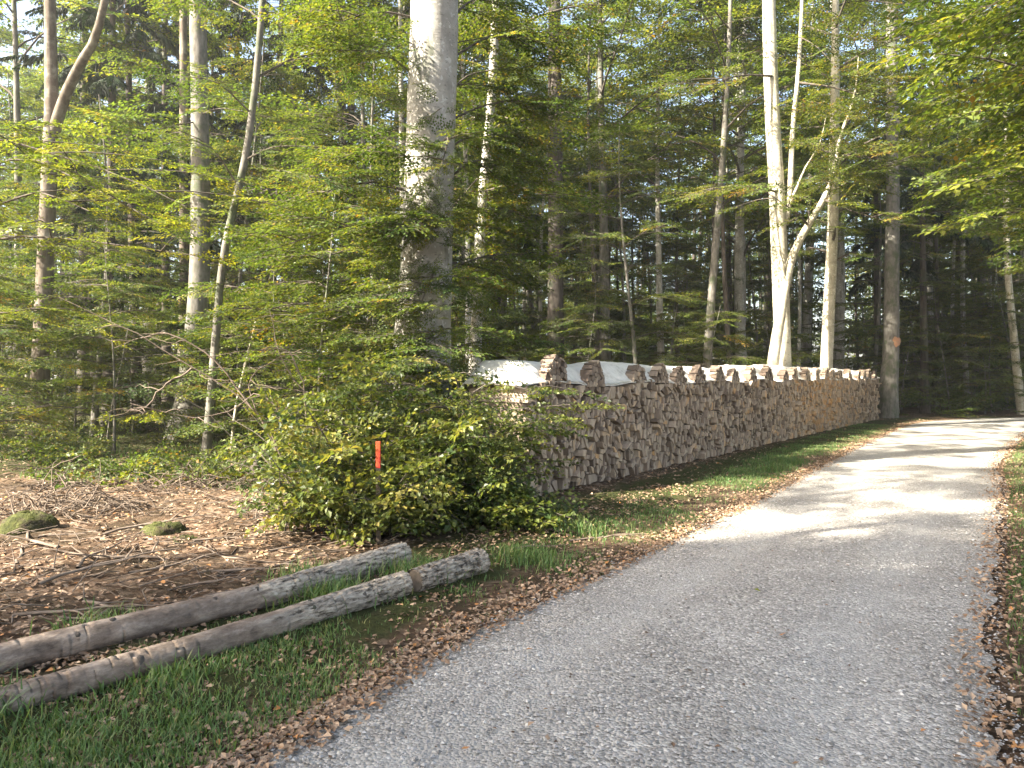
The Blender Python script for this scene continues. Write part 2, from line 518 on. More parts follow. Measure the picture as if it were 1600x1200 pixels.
def crown(wood, sp, path, r, h0, spread, nl, sub=5, scale=1.0, spacing=0.8, e0=0.7, e1=0.1, top=0.97, yaw0=None, yawr=PI, branch=True):
    """limbs with sub-branches along the upper part of a trunk path"""
    zmax = path[-1][2]
    for k in range(nl):
        u = (k + rg.uniform(0, 0.8)) / nl
        h = h0 + (zmax * top - h0) * u
        t = np.interp(h, path[:, 2], np.linspace(0, 1, len(path)))
        p = along(path, t)[0]
        yaw = (k * 2.4 + rg.normal(0, 0.4)) if yaw0 is None else yaw0 + rg.uniform(-yawr, yawr)
        L = spread * (0.65 + 0.5 * math.sin(PI * min(1, u + 0.25))) * rg.uniform(0.7, 1.15) * (1.0 if u < 0.7 else 1.25 - u)
        lp = arc(p, yaw, e0 * rg.uniform(0.7, 1.2), e1, L, 6)
        tube(wood, lp, np.linspace(max(0.012, r * 0.32 * (1 - 0.6 * u)), 0.01, len(lp)), 5, 1)
        leafy(sp, lp, scale, spacing * 1.3, 0.45)
        for q in range(sub):
            tt = 0.2 + 0.75 * (q + rg.uniform(0.1, 0.9)) / sub
            b, d, _ = along(lp, tt)
            yy = math.atan2(d[1], d[0]) + (1 if q % 2 else -1) * rg.uniform(0.5, 1.2)
            bp = arc(b, yy, 0.15, -0.2, L * 0.5 * (1.15 - tt) + 0.25, 4)
            if branch: tube(wood, bp, np.linspace(max(0.008, r * 0.1), 0.006, len(bp)), 4, 1)
            leafy(sp, bp, scale, spacing, 0.15)


def tree(name, label, cat, loc, path, rad, barkm, leafm, protos, crown_args=(), group=None, seg=10, tone=0.0, extra=None, lobes=None, sp=None, spread=0.2):
    """a whole tree: trunk with limbs, crown of leaf sprays.  crown_args: list of dicts for crown()"""
    root = thing(name, label, cat, loc, 0, group)
    w = MB(); sp = [] if sp is None else sp
    tube(w, path, rad, seg, 0, rough=0.012, lobes=lobes)
    for ca in crown_args:
        crown(w, sp, path, float(rad[min(3, len(rad) - 1)]), **ca)
    if extra: extra(w, sp)
    w.build('trunk', [barkm, M_twig], root)
    lf = MB(); stamp(lf, sp, protos, 0, 1, tone, spread)
    if lf.n: lf.build('crown', [leafm, M_twig], root, False)
    return root


# ------------------------------------------------------------------ road & terrain
Ledge = [(-7.4, -9), (-2.6, 0.2), (-1.0, 3.2), (-0.38, 4.47), (1.155, 6.72), (3.5, 10.2), (5.94, 14.1), (9.9, 20.2), (15.3, 27.8), (20.6, 31.0), (32, 34), (62, 38)]
Redge = [(-4.2, -10), (0.55, 0.0), (1.98, 2.95), (2.95, 4.58), (4.73, 7.25), (7.1, 10.8), (9.3, 14.2), (12.9, 19), (17.6, 24.4), (24, 27.2), (35, 29.6), (62, 33)]
NS = 420
LE, RE = resample(np.c_[Ledge, np.zeros(12)], NS)[:, :2], resample(np.c_[Redge, np.zeros(12)], NS)[:, :2]
CE, HW = (LE + RE) / 2, np.linalg.norm(RE - LE, axis=1) / 2
NRM = nrm(RE - LE)


def road_d(x, y):
    """signed distance outside the road (negative inside) and side (-1 left, +1 right)"""
    x, y = np.atleast_1d(x), np.atleast_1d(y)
    out, sd = np.empty(len(x)), np.empty(len(x))
    for a in range(0, len(x), 4000):
        q = np.stack([x[a:a + 4000], y[a:a + 4000]], 1)
        k = ((q[:, None] - CE[None]) ** 2).sum(-1).argmin(1)
        dv = q - CE[k]
        l = (dv * NRM[k]).sum(1); dist = np.linalg.norm(dv, axis=1)
        out[a:a + 4000] = np.maximum(np.abs(l), dist * 0.999) - HW[k]
        sd[a:a + 4000] = np.sign(l)
    return out, sd


def wave(x, y):
    return (np.sin(x * 0.9 + 1.3 * np.sin(y * 0.53)) * np.sin(y * 0.8 + 0.7) * 0.5 + np.sin(x * 2.3 + y * 1.7) * 0.22
            + np.sin(x * 5.1 - y * 4.3 + 1) * 0.1 + np.sin(y * 7.7 + x * 3.1) * 0.08)


def ss(a, b, x):
    t = np.clip((x - a) / (b - a), 0, 1); return t * t * (3 - 2 * t)


PILE0, PDIR = np.array([0.17, 9.7]), np.array([0.588, 0.809])
PNOR = np.array([PDIR[1], -PDIR[0]])               # towards the road
PLEN = 24.2


def gz(x, y, d=None):
    x = np.atleast_1d(np.asarray(x, float)); y = np.atleast_1d(np.asarray(y, float))
    if d is None: d = road_d(x, y)[0]
    rel0, rel1 = x - PILE0[0], y - PILE0[1]
    t = rel0 * PDIR[0] + rel1 * PDIR[1]; w = rel0 * PNOR[0] + rel1 * PNOR[1]
    pile = (1 - ss(0.3, 2.0, np.maximum(np.maximum(-t, t - PLEN), np.maximum(w, -1.0 - w))))
    z = 0.11 * wave(x, y) * ss(0.8, 4.0, d) * (1 - pile)
    z += 0.035 * ss(0.05, 0.6, d) - 0.07 * (1 - ss(-0.55, -0.12, d))
    return z


def gz1(x, y):
    return float(gz(x, y)[0])


def grid_axis(lo, hi, fine_lo, fine_hi, step, grow=1.16):
    a = list(np.arange(fine_lo, fine_hi, step)); s = step
    while a[-1] < hi: s *= grow; a.append(a[-1] + s)
    s = step; b = []
    x = fine_lo
    while x > lo: s *= grow; x -= s; b.append(x)
    return np.array(b[::-1] + a)


gx, gy = grid_axis(-260, 260, -7, 14, 0.14), grid_axis(-160, 330, 2, 18, 0.14)
X, Y = np.meshgrid(gx, gy); Xf, Yf = X.ravel(), Y.ravel()
D, S = road_d(Xf, Yf)
Z = gz(Xf, Yf, D) + np.where((D > 0.3) & (np.abs(Xf) < 15) & (Yf < 20), rg.normal(0, 0.012, len(Xf)), 0)
# where green grows: left verge, right verge, mossy clearing further back
verge = np.where(S < 0, ss(0.12, 0.4, D) * (1 - ss(1.2, 1.9, D)), ss(0.1, 0.5, D) * (1 - ss(2.0, 4, D)) * 0.8)
back = ss(10.5, 13, Yf) * (1 - ss(-1.5, -0.5, Xf)) * 0.45
gr = np.clip(np.maximum(verge * 0.5, back), 0, 1)
nx, ny = len(gx), len(gy)
q = (np.arange(ny - 1)[:, None] * nx + np.arange(nx - 1)[None]).ravel()
mb = MB(); mb.add(np.c_[Xf, Yf, Z], np.stack([q, q + 1, q + nx + 1, q + nx], 1), 0, gr)
tag(mb.build('ground', [M_soil]), 'brown leaf-strewn forest floor on both sides of the track', 'ground', kind='structure')

mb = MB(); K = 25
u = np.linspace(-1, 1, K)
wob = np.convolve(rg.normal(0, 1, NS + 8), np.ones(5) / 5, 'same')[4:-4] * 0.07
wob2 = np.convolve(rg.normal(0, 1, NS + 8), np.ones(5) / 5, 'same')[4:-4] * 0.07
LW, RW = LE + NRM * wob[:, None], RE + NRM * wob2[:, None]
rv = (LW[:, None] * (1 - u[None, :, None]) / 2 + RW[:, None] * (1 + u[None, :, None]) / 2)
rz = 0.008 + 0.05 * (1 - u ** 2) - 0.018 * np.exp(-((np.abs(u) - 0.5) / 0.16) ** 2)
rz = rz[None] + 0.006 * wave(rv[..., 0] * 2, rv[..., 1] * 2)
edge = np.where(np.abs(u) > 0.999, -0.006, 0)
q = (np.arange(NS - 1)[:, None] * K + np.arange(K - 1)[None]).ravel()
mb.add(np.concatenate([rv, (rz + edge)[..., None]], -1), np.stack([q, q + 1, q + K + 1, q + K], 1), 0,
       np.broadcast_to(np.clip((np.abs(u) - 0.62) / 0.38, 0, 1) ** 1.5 * 0.75, (NS, K)).ravel())
ro = mb.build('road', [M_gravel]); ta = ro.data.attributes.new('track', 'FLOAT', 'POINT'); ta.data.foreach_set('value', np.broadcast_to(np.exp(-((np.abs(u) - 0.48) / 0.17) ** 2) * .9, (NS, K)).astype(np.float32).ravel())
tag(ro, 'pale gravel forest track curving away to the right', 'road', kind='structure')


def road_z(x, y):
    d, s = road_d(x, y)
    q = np.stack([np.atleast_1d(x), np.atleast_1d(y)], 1)
    k = ((q[:, None] - CE[None]) ** 2).sum(-1).argmin(1)
    uu = ((q - CE[k]) * NRM[k]).sum(1) / HW[k]
    return 0.012 + 0.05 * (1 - uu ** 2) - 0.018 * np.exp(-((np.abs(uu) - 0.5) / 0.16) ** 2)


# loose stones on the track
n = 30000
k = rg.integers(0, NS, n); dens = rg.random(n)
yy = 2.4 + 9.5 * rg.random(n) ** 1.6
xx = np.interp(yy, CE[:, 1], CE[:, 0]) + rg.uniform(-1.7, 1.7, n)
d, s = road_d(xx, yy); keep = d < 0.22 * rg.random(n)
xx, yy, d = xx[keep], yy[keep], d[keep]
zz = np.where(d < 0, road_z(xx, yy), 0.02)
r = 0.0045 + 0.011 * rg.random(len(xx)) ** 3.5
octv = np.array([[1, 0, 0], [-1, 0, 0], [0, 1, 0], [0, -1, 0], [0, 0, .8], [0, 0, -.8]], float)
octf = np.array([[0, 2, 4], [2, 1, 4], [1, 3, 4], [3, 0, 4]])
V = octv[None] * r[:, None, None] * rg.uniform(0.6, 1.3, (len(xx), 6, 1)) 
an = rg.uniform(0, 6.28, len(xx)); ca, sa = np.cos(an)[:, None], np.sin(an)[:, None]
V = np.stack([V[..., 0] * ca - V[..., 1] * sa, V[..., 0] * sa + V[..., 1] * ca, V[..., 2] * 0.7], -1) + np.stack([xx, yy, zz], 1)[:, None]
mb = MB(); mb.add(V, (np.arange(len(xx))[:, None, None] * 6 + octf).reshape(-1, 3), 0, np.repeat(np.clip(rg.normal(0.5, 0.25, len(xx)), 0, 1), 6))
tag(mb.build('gravel', [M_stone], None, False), 'loose pale stones lying on the gravel track', 'gravel', kind='stuff')


# fallen leaves
def scatter_leaves(mb, x, y, z, size, tone, tilt=0.35, flat=False):
    n = len(x)
    yaw = rg.uniform(0, 2 * PI, n)
    M = rotm(yaw, rg.normal(0, tilt, n), rg.normal(0, tilt, n)) * (size * rg.uniform(0.6, 1.25, n))[:, None, None]
    c = rg.uniform(-0.1, 0.25, n)
    lf = np.array([[-0.5, 0, 0], [0, -0.33, 0], [0.5, 0, 0], [0, 0.33, 0]])
    L = np.broadcast_to(lf, (n, 4, 3)).copy(); L[:, 1, 2] = L[:, 3, 2] = c
    V = np.einsum('kij,kqj->kqi', M, L) + np.stack([x, y, z + np.asarray(size) * 0.18], 1)[:, None]
    q = np.arange(n)[:, None] * 4
    mb.add(V, np.concatenate([q + np.array([0, 1, 2]), q + np.array([0, 2, 3])]), 0, np.repeat(np.clip(tone + rg.normal(0, 0.22, n), 0, 1), 4))


mb = MB()
n = 46000                                         # clearing on the left
yy = 3.2 + 14 * rg.random(n) ** 1.25; xx = rg.uniform(-0.85, 0.35, n) * (yy + 1.5)
d, s = road_d(xx, yy); kp = (s < 0) & (d > 1.0 + 0.7 * rg.random(n)) & (wave(xx * 2.2, yy * 2.2) + rg.normal(0, .35, n) > -.12)
x, y = xx[kp], yy[kp]; scatter_leaves(mb, x, y, gz(x, y), 0.05, 0.6, .28)
n = 19000                                         # brown drifts along both edges of the track
k = rg.integers(0, NS, n)
yl = 2.2 + 26 * rg.random(n) ** 1.6
kk = np.array([np.abs(CE[:, 1] - v).argmin() for v in np.linspace(2.2, 29, 800)])[((yl - 2.2) / 26.8 * 799).astype(int)]
side = np.where(rg.random(n) < 0.72, -1, 1)
off = np.where(side < 0, np.abs(rg.normal(0.0, 0.26, n)) - 0.11, np.abs(rg.normal(0.0, 0.24, n)) - 0.14)
pt = CE[kk] + NRM[kk] * ((HW[kk] + off) * side)[:, None] + rg.normal(0, 0.06, (n, 2))
x, y = pt[:, 0], pt[:, 1]; d, s = road_d(x, y)
scatter_leaves(mb, x, y, np.where(d < 0, 0.03, gz(x, y, d)), 0.04, 0.55)
n = 26000                                          # thin scatter over the verges and floor further off
yy = 2.5 + 34 * rg.random(n) ** 1.8; xx = rg.uniform(-.8, .85, n) * (yy + 2); d, s = road_d(xx, yy); kp = (d > 0.2) & ((s < 0) | (rg.random(n) < .5)) & (wave(xx * 2 + 2, yy * 2) + rg.normal(0, .4, n) > -.1)
x, y = xx[kp], yy[kp]; scatter_leaves(mb, x, y, gz(x, y), np.where(y < 9, 0.045, .07), 0.42)
n = 9000                                          # old leaves caught in the verge grass and round the log ends
yy = 3 + 8 * rg.random(n); xx = np.interp(yy, LE[:, 1], LE[:, 0]) - .15 - 1.9 * rg.random(n); d, s = road_d(xx, yy)
kp = (d > .15) & (wave(xx * 2 + 7, yy * 2 + 1) + rg.normal(0, .25, n) + .12 * (yy - 5.5) > .12); x, y = xx[kp], yy[kp]; scatter_leaves(mb, x, y, gz(x, y), .042, .45)
n = 520                                           # crumbs on the gravel itself
yy = 2.5 + 14 * rg.random(n) ** 1.3; xx = np.interp(yy, CE[:, 1], CE[:, 0]) + rg.uniform(-1.7, 1.7, n)
d, s = road_d(xx, yy); kp = d < -0.05
x, y = xx[kp], yy[kp]; scatter_leaves(mb, x, y, road_z(x, y), 0.026, 0.2, 0.2)
tag(mb.build('leaf_litter', [M_dead], None, False), 'brown and orange beech leaves covering the ground beside the track', 'leaf litter', kind='stuff')

# single leaves that stand out on the track
for px, py, sz, tone, lab in ((1224, 1012, .075, 1.0, 'red fallen leaf alone in the middle of the grey track'),
                              (1184, 940, .07, None, 'yellow-green fallen leaf on the grey track'),
                              (830, 1158, .07, .8, 'tan fallen leaf at the bottom of the track'),
                              (727, 1192, .06, 1.0, 'dark red fallen leaf at the lower edge of the track'),
                              (856, 1180, .055, .6, 'small olive-brown fallen leaf below the tan one'),
                              (827, 1027, .05, 1.0, 'small pinkish fallen leaf on a sunlit fleck of the track'),
                              (893, 1075, .055, .05, 'dark curled fallen leaf on the track near its left edge'),
                              (1445, 1160, .06, .95, 'rusty fallen leaf near the right verge')):
    g = G(px, py); mb = MB()
    scatter_leaves(mb, np.zeros(1), np.zeros(1), np.zeros(1), sz, 0.5 if tone is None else tone, 0.25)
    o = mb.build('fallen_leaf', [M_bright if tone is None else M_dead], None, False)
    o.location = (g[0], g[1], float(road_z(g[:1], g[1:2])[0]) + 0.004)
    tag(o, lab, 'leaf', 'single leaves on the track')


# grass
def grass(mb, x, y, z, h, lean=0.55, w=0.0032):
    n = len(x); a = rg.uniform(0, 2 * PI, n); hh = h * rg.uniform(0.5, 1.3, n); ln = hh * rg.normal(lean, 0.3, n)
    d = np.stack([np.cos(a), np.sin(a), 0 * a], 1); s = np.stack([-np.sin(a), np.cos(a), 0 * a], 1) * (w * rg.uniform(0.7, 1.4, n))[:, None]
    b = np.stack([x, y, z - 0.01], 1); up = np.array([0, 0, 1.0])
    m = b + d * (ln * 0.35)[:, None] + up * (hh * 0.62)[:, None]; t = b + d * ln[:, None] + up * (hh * 0.95)[:, None]
    V = np.stack([b - s, b + s, m + s * .8, m - s * .8, t], 1)
    q = np.arange(n)[:, None] * 5
    va = np.repeat(np.clip(rg.normal(0.42, 0.24, n), 0, 1), 5)
    nn = mb.n
    mb.add(V, q + np.array([0, 1, 2, 3]), 0, va)
    mb.f.append((q + np.array([3, 2, 4]) + nn, 0))


mb = MB()
n = 120000
yl = 2.0 + 22 * rg.random(n) ** 1.9
kk = np.array([np.abs(CE[:, 1] - v).argmin() for v in np.linspace(2.0, 24, 800)])[((yl - 2.0) / 22 * 799).astype(int)]
off = 0.18 + 1.35 * rg.random(n)
pt = CE[kk] - NRM[kk] * (HW[kk] + off)[:, None] + rg.normal(0, 0.1, (n, 2))
x, y = pt[:, 0], pt[:, 1]
dn = wave(x * 1.7, y * 1.7) + 0.5 * wave(x * 4, y * 4 + 3)
kp = rg.random(n) < np.clip(0.36 + 0.9 * dn, 0.03, 1)
x, y = x[kp], y[kp]; grass(mb, x, y, gz(x, y), 0.05)
for tx, ty, num, h in ((-2.55, 3.35, 600, .15), (-1.35, 5.35, 350, .14), (-1.25, 5.2, 200, .13), (-0.72, 5.85, 500, .16), (-3.1, 4.05, 200, .11), (-2.55, 4.6, 250, .12),
                       (-1.6, 5.75, 250, .14), (-1.8, 3.9, 300, .10), (0.75, 7.6, 200, .15), (4.6, 12.9, 350, .16), (5.2, 14, 350, .16), (0.1, 6.45, 300, .12)):
    xx, yy = rg.normal(tx, .16, num), rg.normal(ty, .13, num); grass(mb, xx, yy, gz(xx, yy), h, 0.6, .004)
n = 60000                                          # right verge
yl = 2.4 + 20 * rg.random(n) ** 1.7
kk = np.array([np.abs(CE[:, 1] - v).argmin() for v in np.linspace(2.0, 24, 800)])[np.clip((yl - 2.0) / 22 * 799, 0, 799).astype(int)]
pt = CE[kk] + NRM[kk] * (HW[kk] + 0.1 + 1.9 * rg.random(n) ** 0.9)[:, None]
x, y = pt[:, 0], pt[:, 1]; dn = wave(x * 1.4 + 5, y * 1.4); kp = rg.random(n) < np.clip(0.55 + 0.7 * dn, 0.1, 1)
x, y = x[kp], y[kp]; grass(mb, x, y, gz(x, y), 0.06)
n = 9000                                           # sparse blades in the clearing behind the logs
yy = 9.5 + 9 * rg.random(n); xx = rg.uniform(-0.8, -0.12, n) * yy
dn = wave(xx * 1.1, yy * 1.3); kp = dn > 0.08
x, y = xx[kp], yy[kp]; grass(mb, x, y, gz(x, y), 0.12, .5, .007)
tag(mb.build('grass', [M_grass], None, False), 'short green grass growing along the track verges', 'grass', kind='stuff')

# dry twigs lying in the clearing
mb = MB()
for _ in range(900):
    y0 = rg.uniform(4.6, 13.5); x0 = rg.uniform(-0.8, -0.05) * y0
    d, s = road_d(x0, y0)
    if d[0] < 1.7 or s[0] > 0: continue
    L = rg.uniform(0.12, 0.55); a = rg.uniform(0, 6.28); e = rg.normal(0, 0.16)
    p0 = np.array([x0, y0, gz1(x0, y0) + 0.02])
    p2 = p0 + L * np.array([math.cos(a), math.sin(a), max(-0.05, e)])
    pm = (p0 + p2) / 2 + rg.normal(0, L * 0.07, 3)
    tube(mb, [p0, pm, p2], [0.006, 0.005, 0.003], 3)
tag(mb.build('twig_litter', [M_stick], None), 'thin dry twigs strewn over the leaf litter in the clearing', 'twigs', kind='stuff')

# ------------------------------------------------------------------ lying logs
def log(name, label, pts, r0, r1, mat, knots=6, fstart=-1, part='bark'):
    N, seg = (260, 64) if fstart > 0 else (120, 64)
    pts = np.array(pts, float)
    o = pts[0].copy(); path = resample(pts - o, N)
    path = path * .45 + .55 * np.linspace(0, 1, N)[:, None] * path[-1]
    L = np.linalg.norm(path[-1])
    path[1:-1] += rg.normal(0, 0.0012, (N - 2, 3))
    rd = np.linspace(r0, r1, N) * (1 + 0.025 * np.sin(np.linspace(0, 9, N) + rg.uniform(0, 6)))
    A, Zl = np.linspace(0, 2 * PI, seg, endpoint=False)[None], np.linspace(0, L, N)[:, None]
    fm = ss(fstart - .05, fstart + .05, np.linspace(0, 1, N)[:, None] + .03 * np.sin(3 * A + 1) + .02 * np.sin(7 * A)) if fstart > 0 else np.ones((N, seg))
    if True:
        u1 = np.sin(9 * A + 1.6 * np.sin(8 * Zl + 2 * np.sin(2 * A)) + .8 * np.sin(21 * Zl + A)); u2 = np.sin(14 * A - 1.3 * np.sin(11 * Zl + 3 * np.sin(A)) + 2)
        mul = 1.03 - .15 * (1 - np.minimum(1, np.abs(u1) * 1.6)) - .09 * (1 - np.minimum(1, np.abs(u2) * 1.8)) + rg.normal(0, .012, (N, seg))
    if True:
        mf = mul; mul = 1 + .02 * np.sin(3 * A + 4 * Zl) * np.sin(7 * Zl) + .012 * np.sin(5 * A - 13 * Zl) + rg.normal(0, .007, (N, seg)); mul = mul * (1 - fm) + mf * fm
    # local frame with Z along the log so the bark runs lengthwise
    root = thing(name, label, 'log', o, 0, 'logs lying on the verge')
    ax = nrm(path[-1]); b_ = nrm(np.cross([0, 0, 1.0], ax)); c_ = np.cross(ax, b_)
    Mx = np.stack([b_, c_, ax], 1)
    loc = path @ Mx
    w = MB(); tube(w, loc, rd, seg, 0, None, 0, mul=mul, var=(np.clip(fm, 0, 1)).ravel())
    for _ in range(knots):
        t = rg.uniform(0.05, 0.95); a = rg.uniform(0.2, 2.9)
        p = along(loc, t)[0]; d = np.array([-math.cos(a), math.sin(a), rg.normal(0.1, 0.2)])
        rr = np.interp(t, [0, 1], [r0, r1])
        tube(w, [p + d * rr * 0.85, p + d * (rr * 1.0 + 0.001), p + d * (rr + rg.uniform(0.003, 0.008))], np.array([0.026, 0.017, 0.006]) * rg.uniform(.7, 1.2), 7, 1, 1, 0.12)
    ob = w.build(part, [mat, M_darkbark], root)
    from mathutils import Matrix
    rot = Matrix([[Mx[i][j] for j in range(3)] for i in range(3)]).to_4x4()
    ob.matrix_local = rot
    for e, sgn in ((0, -1), (-1, 1)):
        c = MB(); a = np.linspace(0, 2 * PI, seg, endpoint=False)
        ring = lambda k, dz: np.c_[np.cos(a) * rd[e] * k, np.sin(a) * rd[e] * k, np.full(seg, dz)] + loc[e]
        v = np.concatenate([ring(0.95, -0.004 * sgn), ring(0.88, 0.006 * sgn), ring(0.3, 0.004 * sgn)])
        j = np.arange(seg); j2 = (j + 1) % seg
        qs = np.concatenate([np.stack([k * seg + j, k * seg + j2, (k + 1) * seg + j2, (k + 1) * seg + j], 1) for k in (0, 1)])
        c.add(v, qs if sgn > 0 else qs[:, ::-1], 0)
        c.f.append((np.arange(2 * seg, 3 * seg)[None], 0))
        k_ = c.build('cut_end', [M_cut], root, False); k_.matrix_local = rot
    return root


def on(px, py, r):
    """centre of a lying log whose picture centre is at (px, py)"""
    d = (EYE - r) * F / (py - HY)
    g = np.array([(px - CX) / F * d, d, 0]); g[2] = gz1(g[0], g[1]) + r * 0.82
    return g


log('lying_log', 'rear long log, smooth at the left edge and furrowed where it ends below the shrub', [on(-170, 1082, .085), on(0, 1040, .085), on(200, 996, .088), on(408, 946, .09), on(520, 909, .095), on(630, 869, .10)], .074, .098, M_log, 9, .60)
log('lying_log', 'front long log lying in the grass, smooth on the left with a furrowed butt', [on(-190, 1165, .068), on(0, 1106, .068), on(250, 1038, .072), on(528, 953, .08), on(632, 916, .088)], .060, .088, M_log, 9, .66)
log('lying_log', 'short furrowed log farthest along the front row, its cut end near the shrub', [on(648, 912, .09), on(750, 879, .10)], .090, .102, M_log, 1, -1)

# fallen branches in the clearing
bmeshes = []
for k in range(6):
    w = MB(); L = 1.0
    p = arc((0, 0, 0.02), 0, 0.05, -0.04, L, 7, 0.13); p[:, 2] = np.abs(p[:, 2]) * 0.7
    tube(w, p, np.linspace(0.017, 0.006, 8), 6)
    for t in (0.35, 0.6, 0.8)[:1 + k % 3]:
        b = along(p, t)[0]; q_ = arc(b, rg.choice([-1, 1]) * rg.uniform(0.5, 0.9), 0.3, 0, 0.35, 4, 0.12)
        tube(w, q_, np.linspace(0.009, 0.004, 5), 5)
    bmeshes.append(w.mesh('fallen_branch', [M_stick]))
BR = [(480, 905, .45, 2.0, 'stubby pale branch standing out just behind the furrowed rear log'), (410, 828, 3.0, .1, 'long curved bare branch lying across the back of the clearing'), (300, 850, 1.3, .4, None), (90, 870, 1.6, 2.4, None), (130, 960, 1.2, -.4, None),
      (60, 930, 1.4, .9, None), (200, 905, 1.1, 1.2, None), (330, 905, 1.2, .2, None), (380, 880, .9, 2.7, None), (250, 880, 1.5, 3.0, None), (20, 985, 1.2, .3, None), (160, 845, 1.4, .7, None),
      (90, 985, .8, .25, None), (420, 870, 1.1, .8, None), (345, 940, .8, .05, None), (120, 900, 1.3, 1.7, None), (25, 890, 1.2, 2.2, None), (270, 935, .7, .4, None), (210, 830, 1.2, -.2, None), (60, 850, .9, .2, None),
      (890, 850, .9, .5, 'grey branch lying on the verge in front of the log stack'), (800, 865, .7, .2, 'thin dry branch lying on the leaves right of the last front log'), (850, 835, .8, 2.8, 'crooked dry branch under the right edge of the shrub')]
for k, (px, py, s, a, lab) in enumerate(BR):
    o = link('fallen_branch', bmeshes[k % 6]); g = G(px, py)
    o.location = (g[0], g[1], gz1(g[0], g[1]) + 0.005); o.rotation_euler = (0, 0, a); o.scale = (s * .8, s * .8, s * .6)
    tag(o, lab or 'dry brown branch among many lying on the leaves behind the rear log', 'branch', 'fallen branches in the clearing')


# mossy stumps and brush
def mound(name, label, px, py, w, h, mat, cat):
    g = G(px, py); mb = MB(); n, m = 26, 12
    a = np.linspace(0, 2 * PI, n, endpoint=False)
    ph = rg.uniform(0, 6.28, 3)
    rows = []
    for k in range(m):
        t = k / (m - 1); rr = math.cos(t * PI / 2) ** 0.55
        wob = 1 + 0.13 * np.sin(3 * a + ph[0]) + 0.08 * np.sin(5 * a + ph[1] + 3 * t) + rg.normal(0, 0.03, n)
        rows.append(np.c_[np.cos(a) * w * rr * wob, np.sin(a) * w * rr * wob, np.full(n, h * math.sin(t * PI / 2) - 0.06) + rg.normal(0, 0.012, n)])
    V = np.concatenate(rows); i = np.arange(m - 1)[:, None] * n; j = np.arange(n)[None]; j2 = (j + 1) % n
    mb.add(V, np.stack([i + j, i + j2, i + n + j2, i + n + j], -1).reshape(-1, 4))
    o = mb.build(name, [mat]); o.location = (g[0], g[1], gz1(g[0], g[1]))
    return tag(o, label, cat)


mound('mossy_stump', 'low rounded stump covered in dark green moss at the left edge', 45, 840, .25, .24, M_moss, 'stump')
mound('mossy_stone', 'small lump of yellow-green moss in the middle of the clearing', 252, 838, .22, .15, M_moss, 'moss lump')
mound('mossy_stone', 'flat mossy lump on the leaves left of the shrub', 285, 846, .13, .07, M_moss, 'moss lump')


def brush(label, px, py, w, h, num):
    g = G(px, py); mb = MB()
    for _ in range(num):
        a = rg.uniform(0, 6.28); r_ = w * rg.random() ** 0.6; p = np.array([math.cos(a) * r_, math.sin(a) * r_ * .6, h * rg.random() * (1 - r_ / w)])
        L = rg.uniform(.2, .7); b = rg.uniform(0, 6.28); e = rg.normal(0.1, 0.45)
        pp = arc(p, b, e, e - rg.uniform(.2, 1.0), L, 5, 0.18); pp[:, 2] = np.maximum(pp[:, 2], 0.0)
        tube(mb, pp, np.linspace(rg.uniform(.004, .011), .003, 6), 4)
    o = mb.build('brush_pile', [M_stick]); o.location = (g[0], g[1], gz1(g[0], g[1]))
    return tag(o, label, 'brush pile')


brush('heap of dry brown brushwood and roots at the left of the clearing', 105, 806, 1.0, .5, 260)
brush('tangle of dry twigs at the foot of the shrub on its left side', 470, 815, .7, .35, 110)
brush('low heap of grey twigs on the far side of the clearing', 300, 772, .9, .28, 120)
# broken stub in the clearing
w = MB(); g = G(392, 752); tube(w, [(0, 0, -.1), (.03, 0, .15), (.12, .02, .36), (.15, .02, .42)], [.10, .075, .065, .045], 10, 0, 0, .06)
o = w.build('dead_stub', [M_darkbark]); o.location = (g[0], g[1], gz1(g[0], g[1])); tag(o, 'short dark leaning stump stub behind the clearing left of the shrub', 'stump')

# marker stake
g = np.array([(591 - CX) / F * 7.12, 7.12, 0]); st = thing('marker_stake', 'thin wooden stake with bright red-orange painted top in front of the shrub', 'stake', (g[0], g[1], gz1(g[0], g[1])))
def prism(mb, w, d, z0, z1, lean, bev=.004):
    for za, zb, in ((z0, z1),):
        base = np.array([[-w, -d], [w, -d], [w, d], [-w, d]])
        b8 = []
        for k in range(4):
            p, q_, r_ = base[k - 1], base[k], base[(k + 1) % 4]
            b8 += [q_ + nrm(p - q_) * bev, q_ + nrm(r_ - q_) * bev]
        b8 = np.array(b8)
        v = np.concatenate([np.c_[b8 + np.array([lean * za, 0]), np.full(8, za)], np.c_[b8 + np.array([lean * (zb - bev), 0]), np.full(8, zb - bev)], np.c_[b8 * .85 + np.array([lean * zb, 0]), np.full(8, zb)]])
        j = np.arange(8); j2 = (j + 1) % 8
        mb.add(v, np.concatenate([np.stack([k * 8 + j, k * 8 + j2, k * 8 + 8 + j2, k * 8 + 8 + j], 1) for k in (0, 1)]))
        mb.f.append((np.arange(16, 24)[None] + mb.n - 24, 0))
zt = EYE + (HY - 696) / F * 7.12; zb = EYE + (HY - 736) / F * 7.12
a_ = MB(); prism(a_, .022, .014, -.1, zb, .0); a_.build('stake_post', [M_stick], st, False)
a_ = MB(); prism(a_, .022, .015, zb - .01, zt, .0); a_.build('painted_tip', [M_red], st, False)

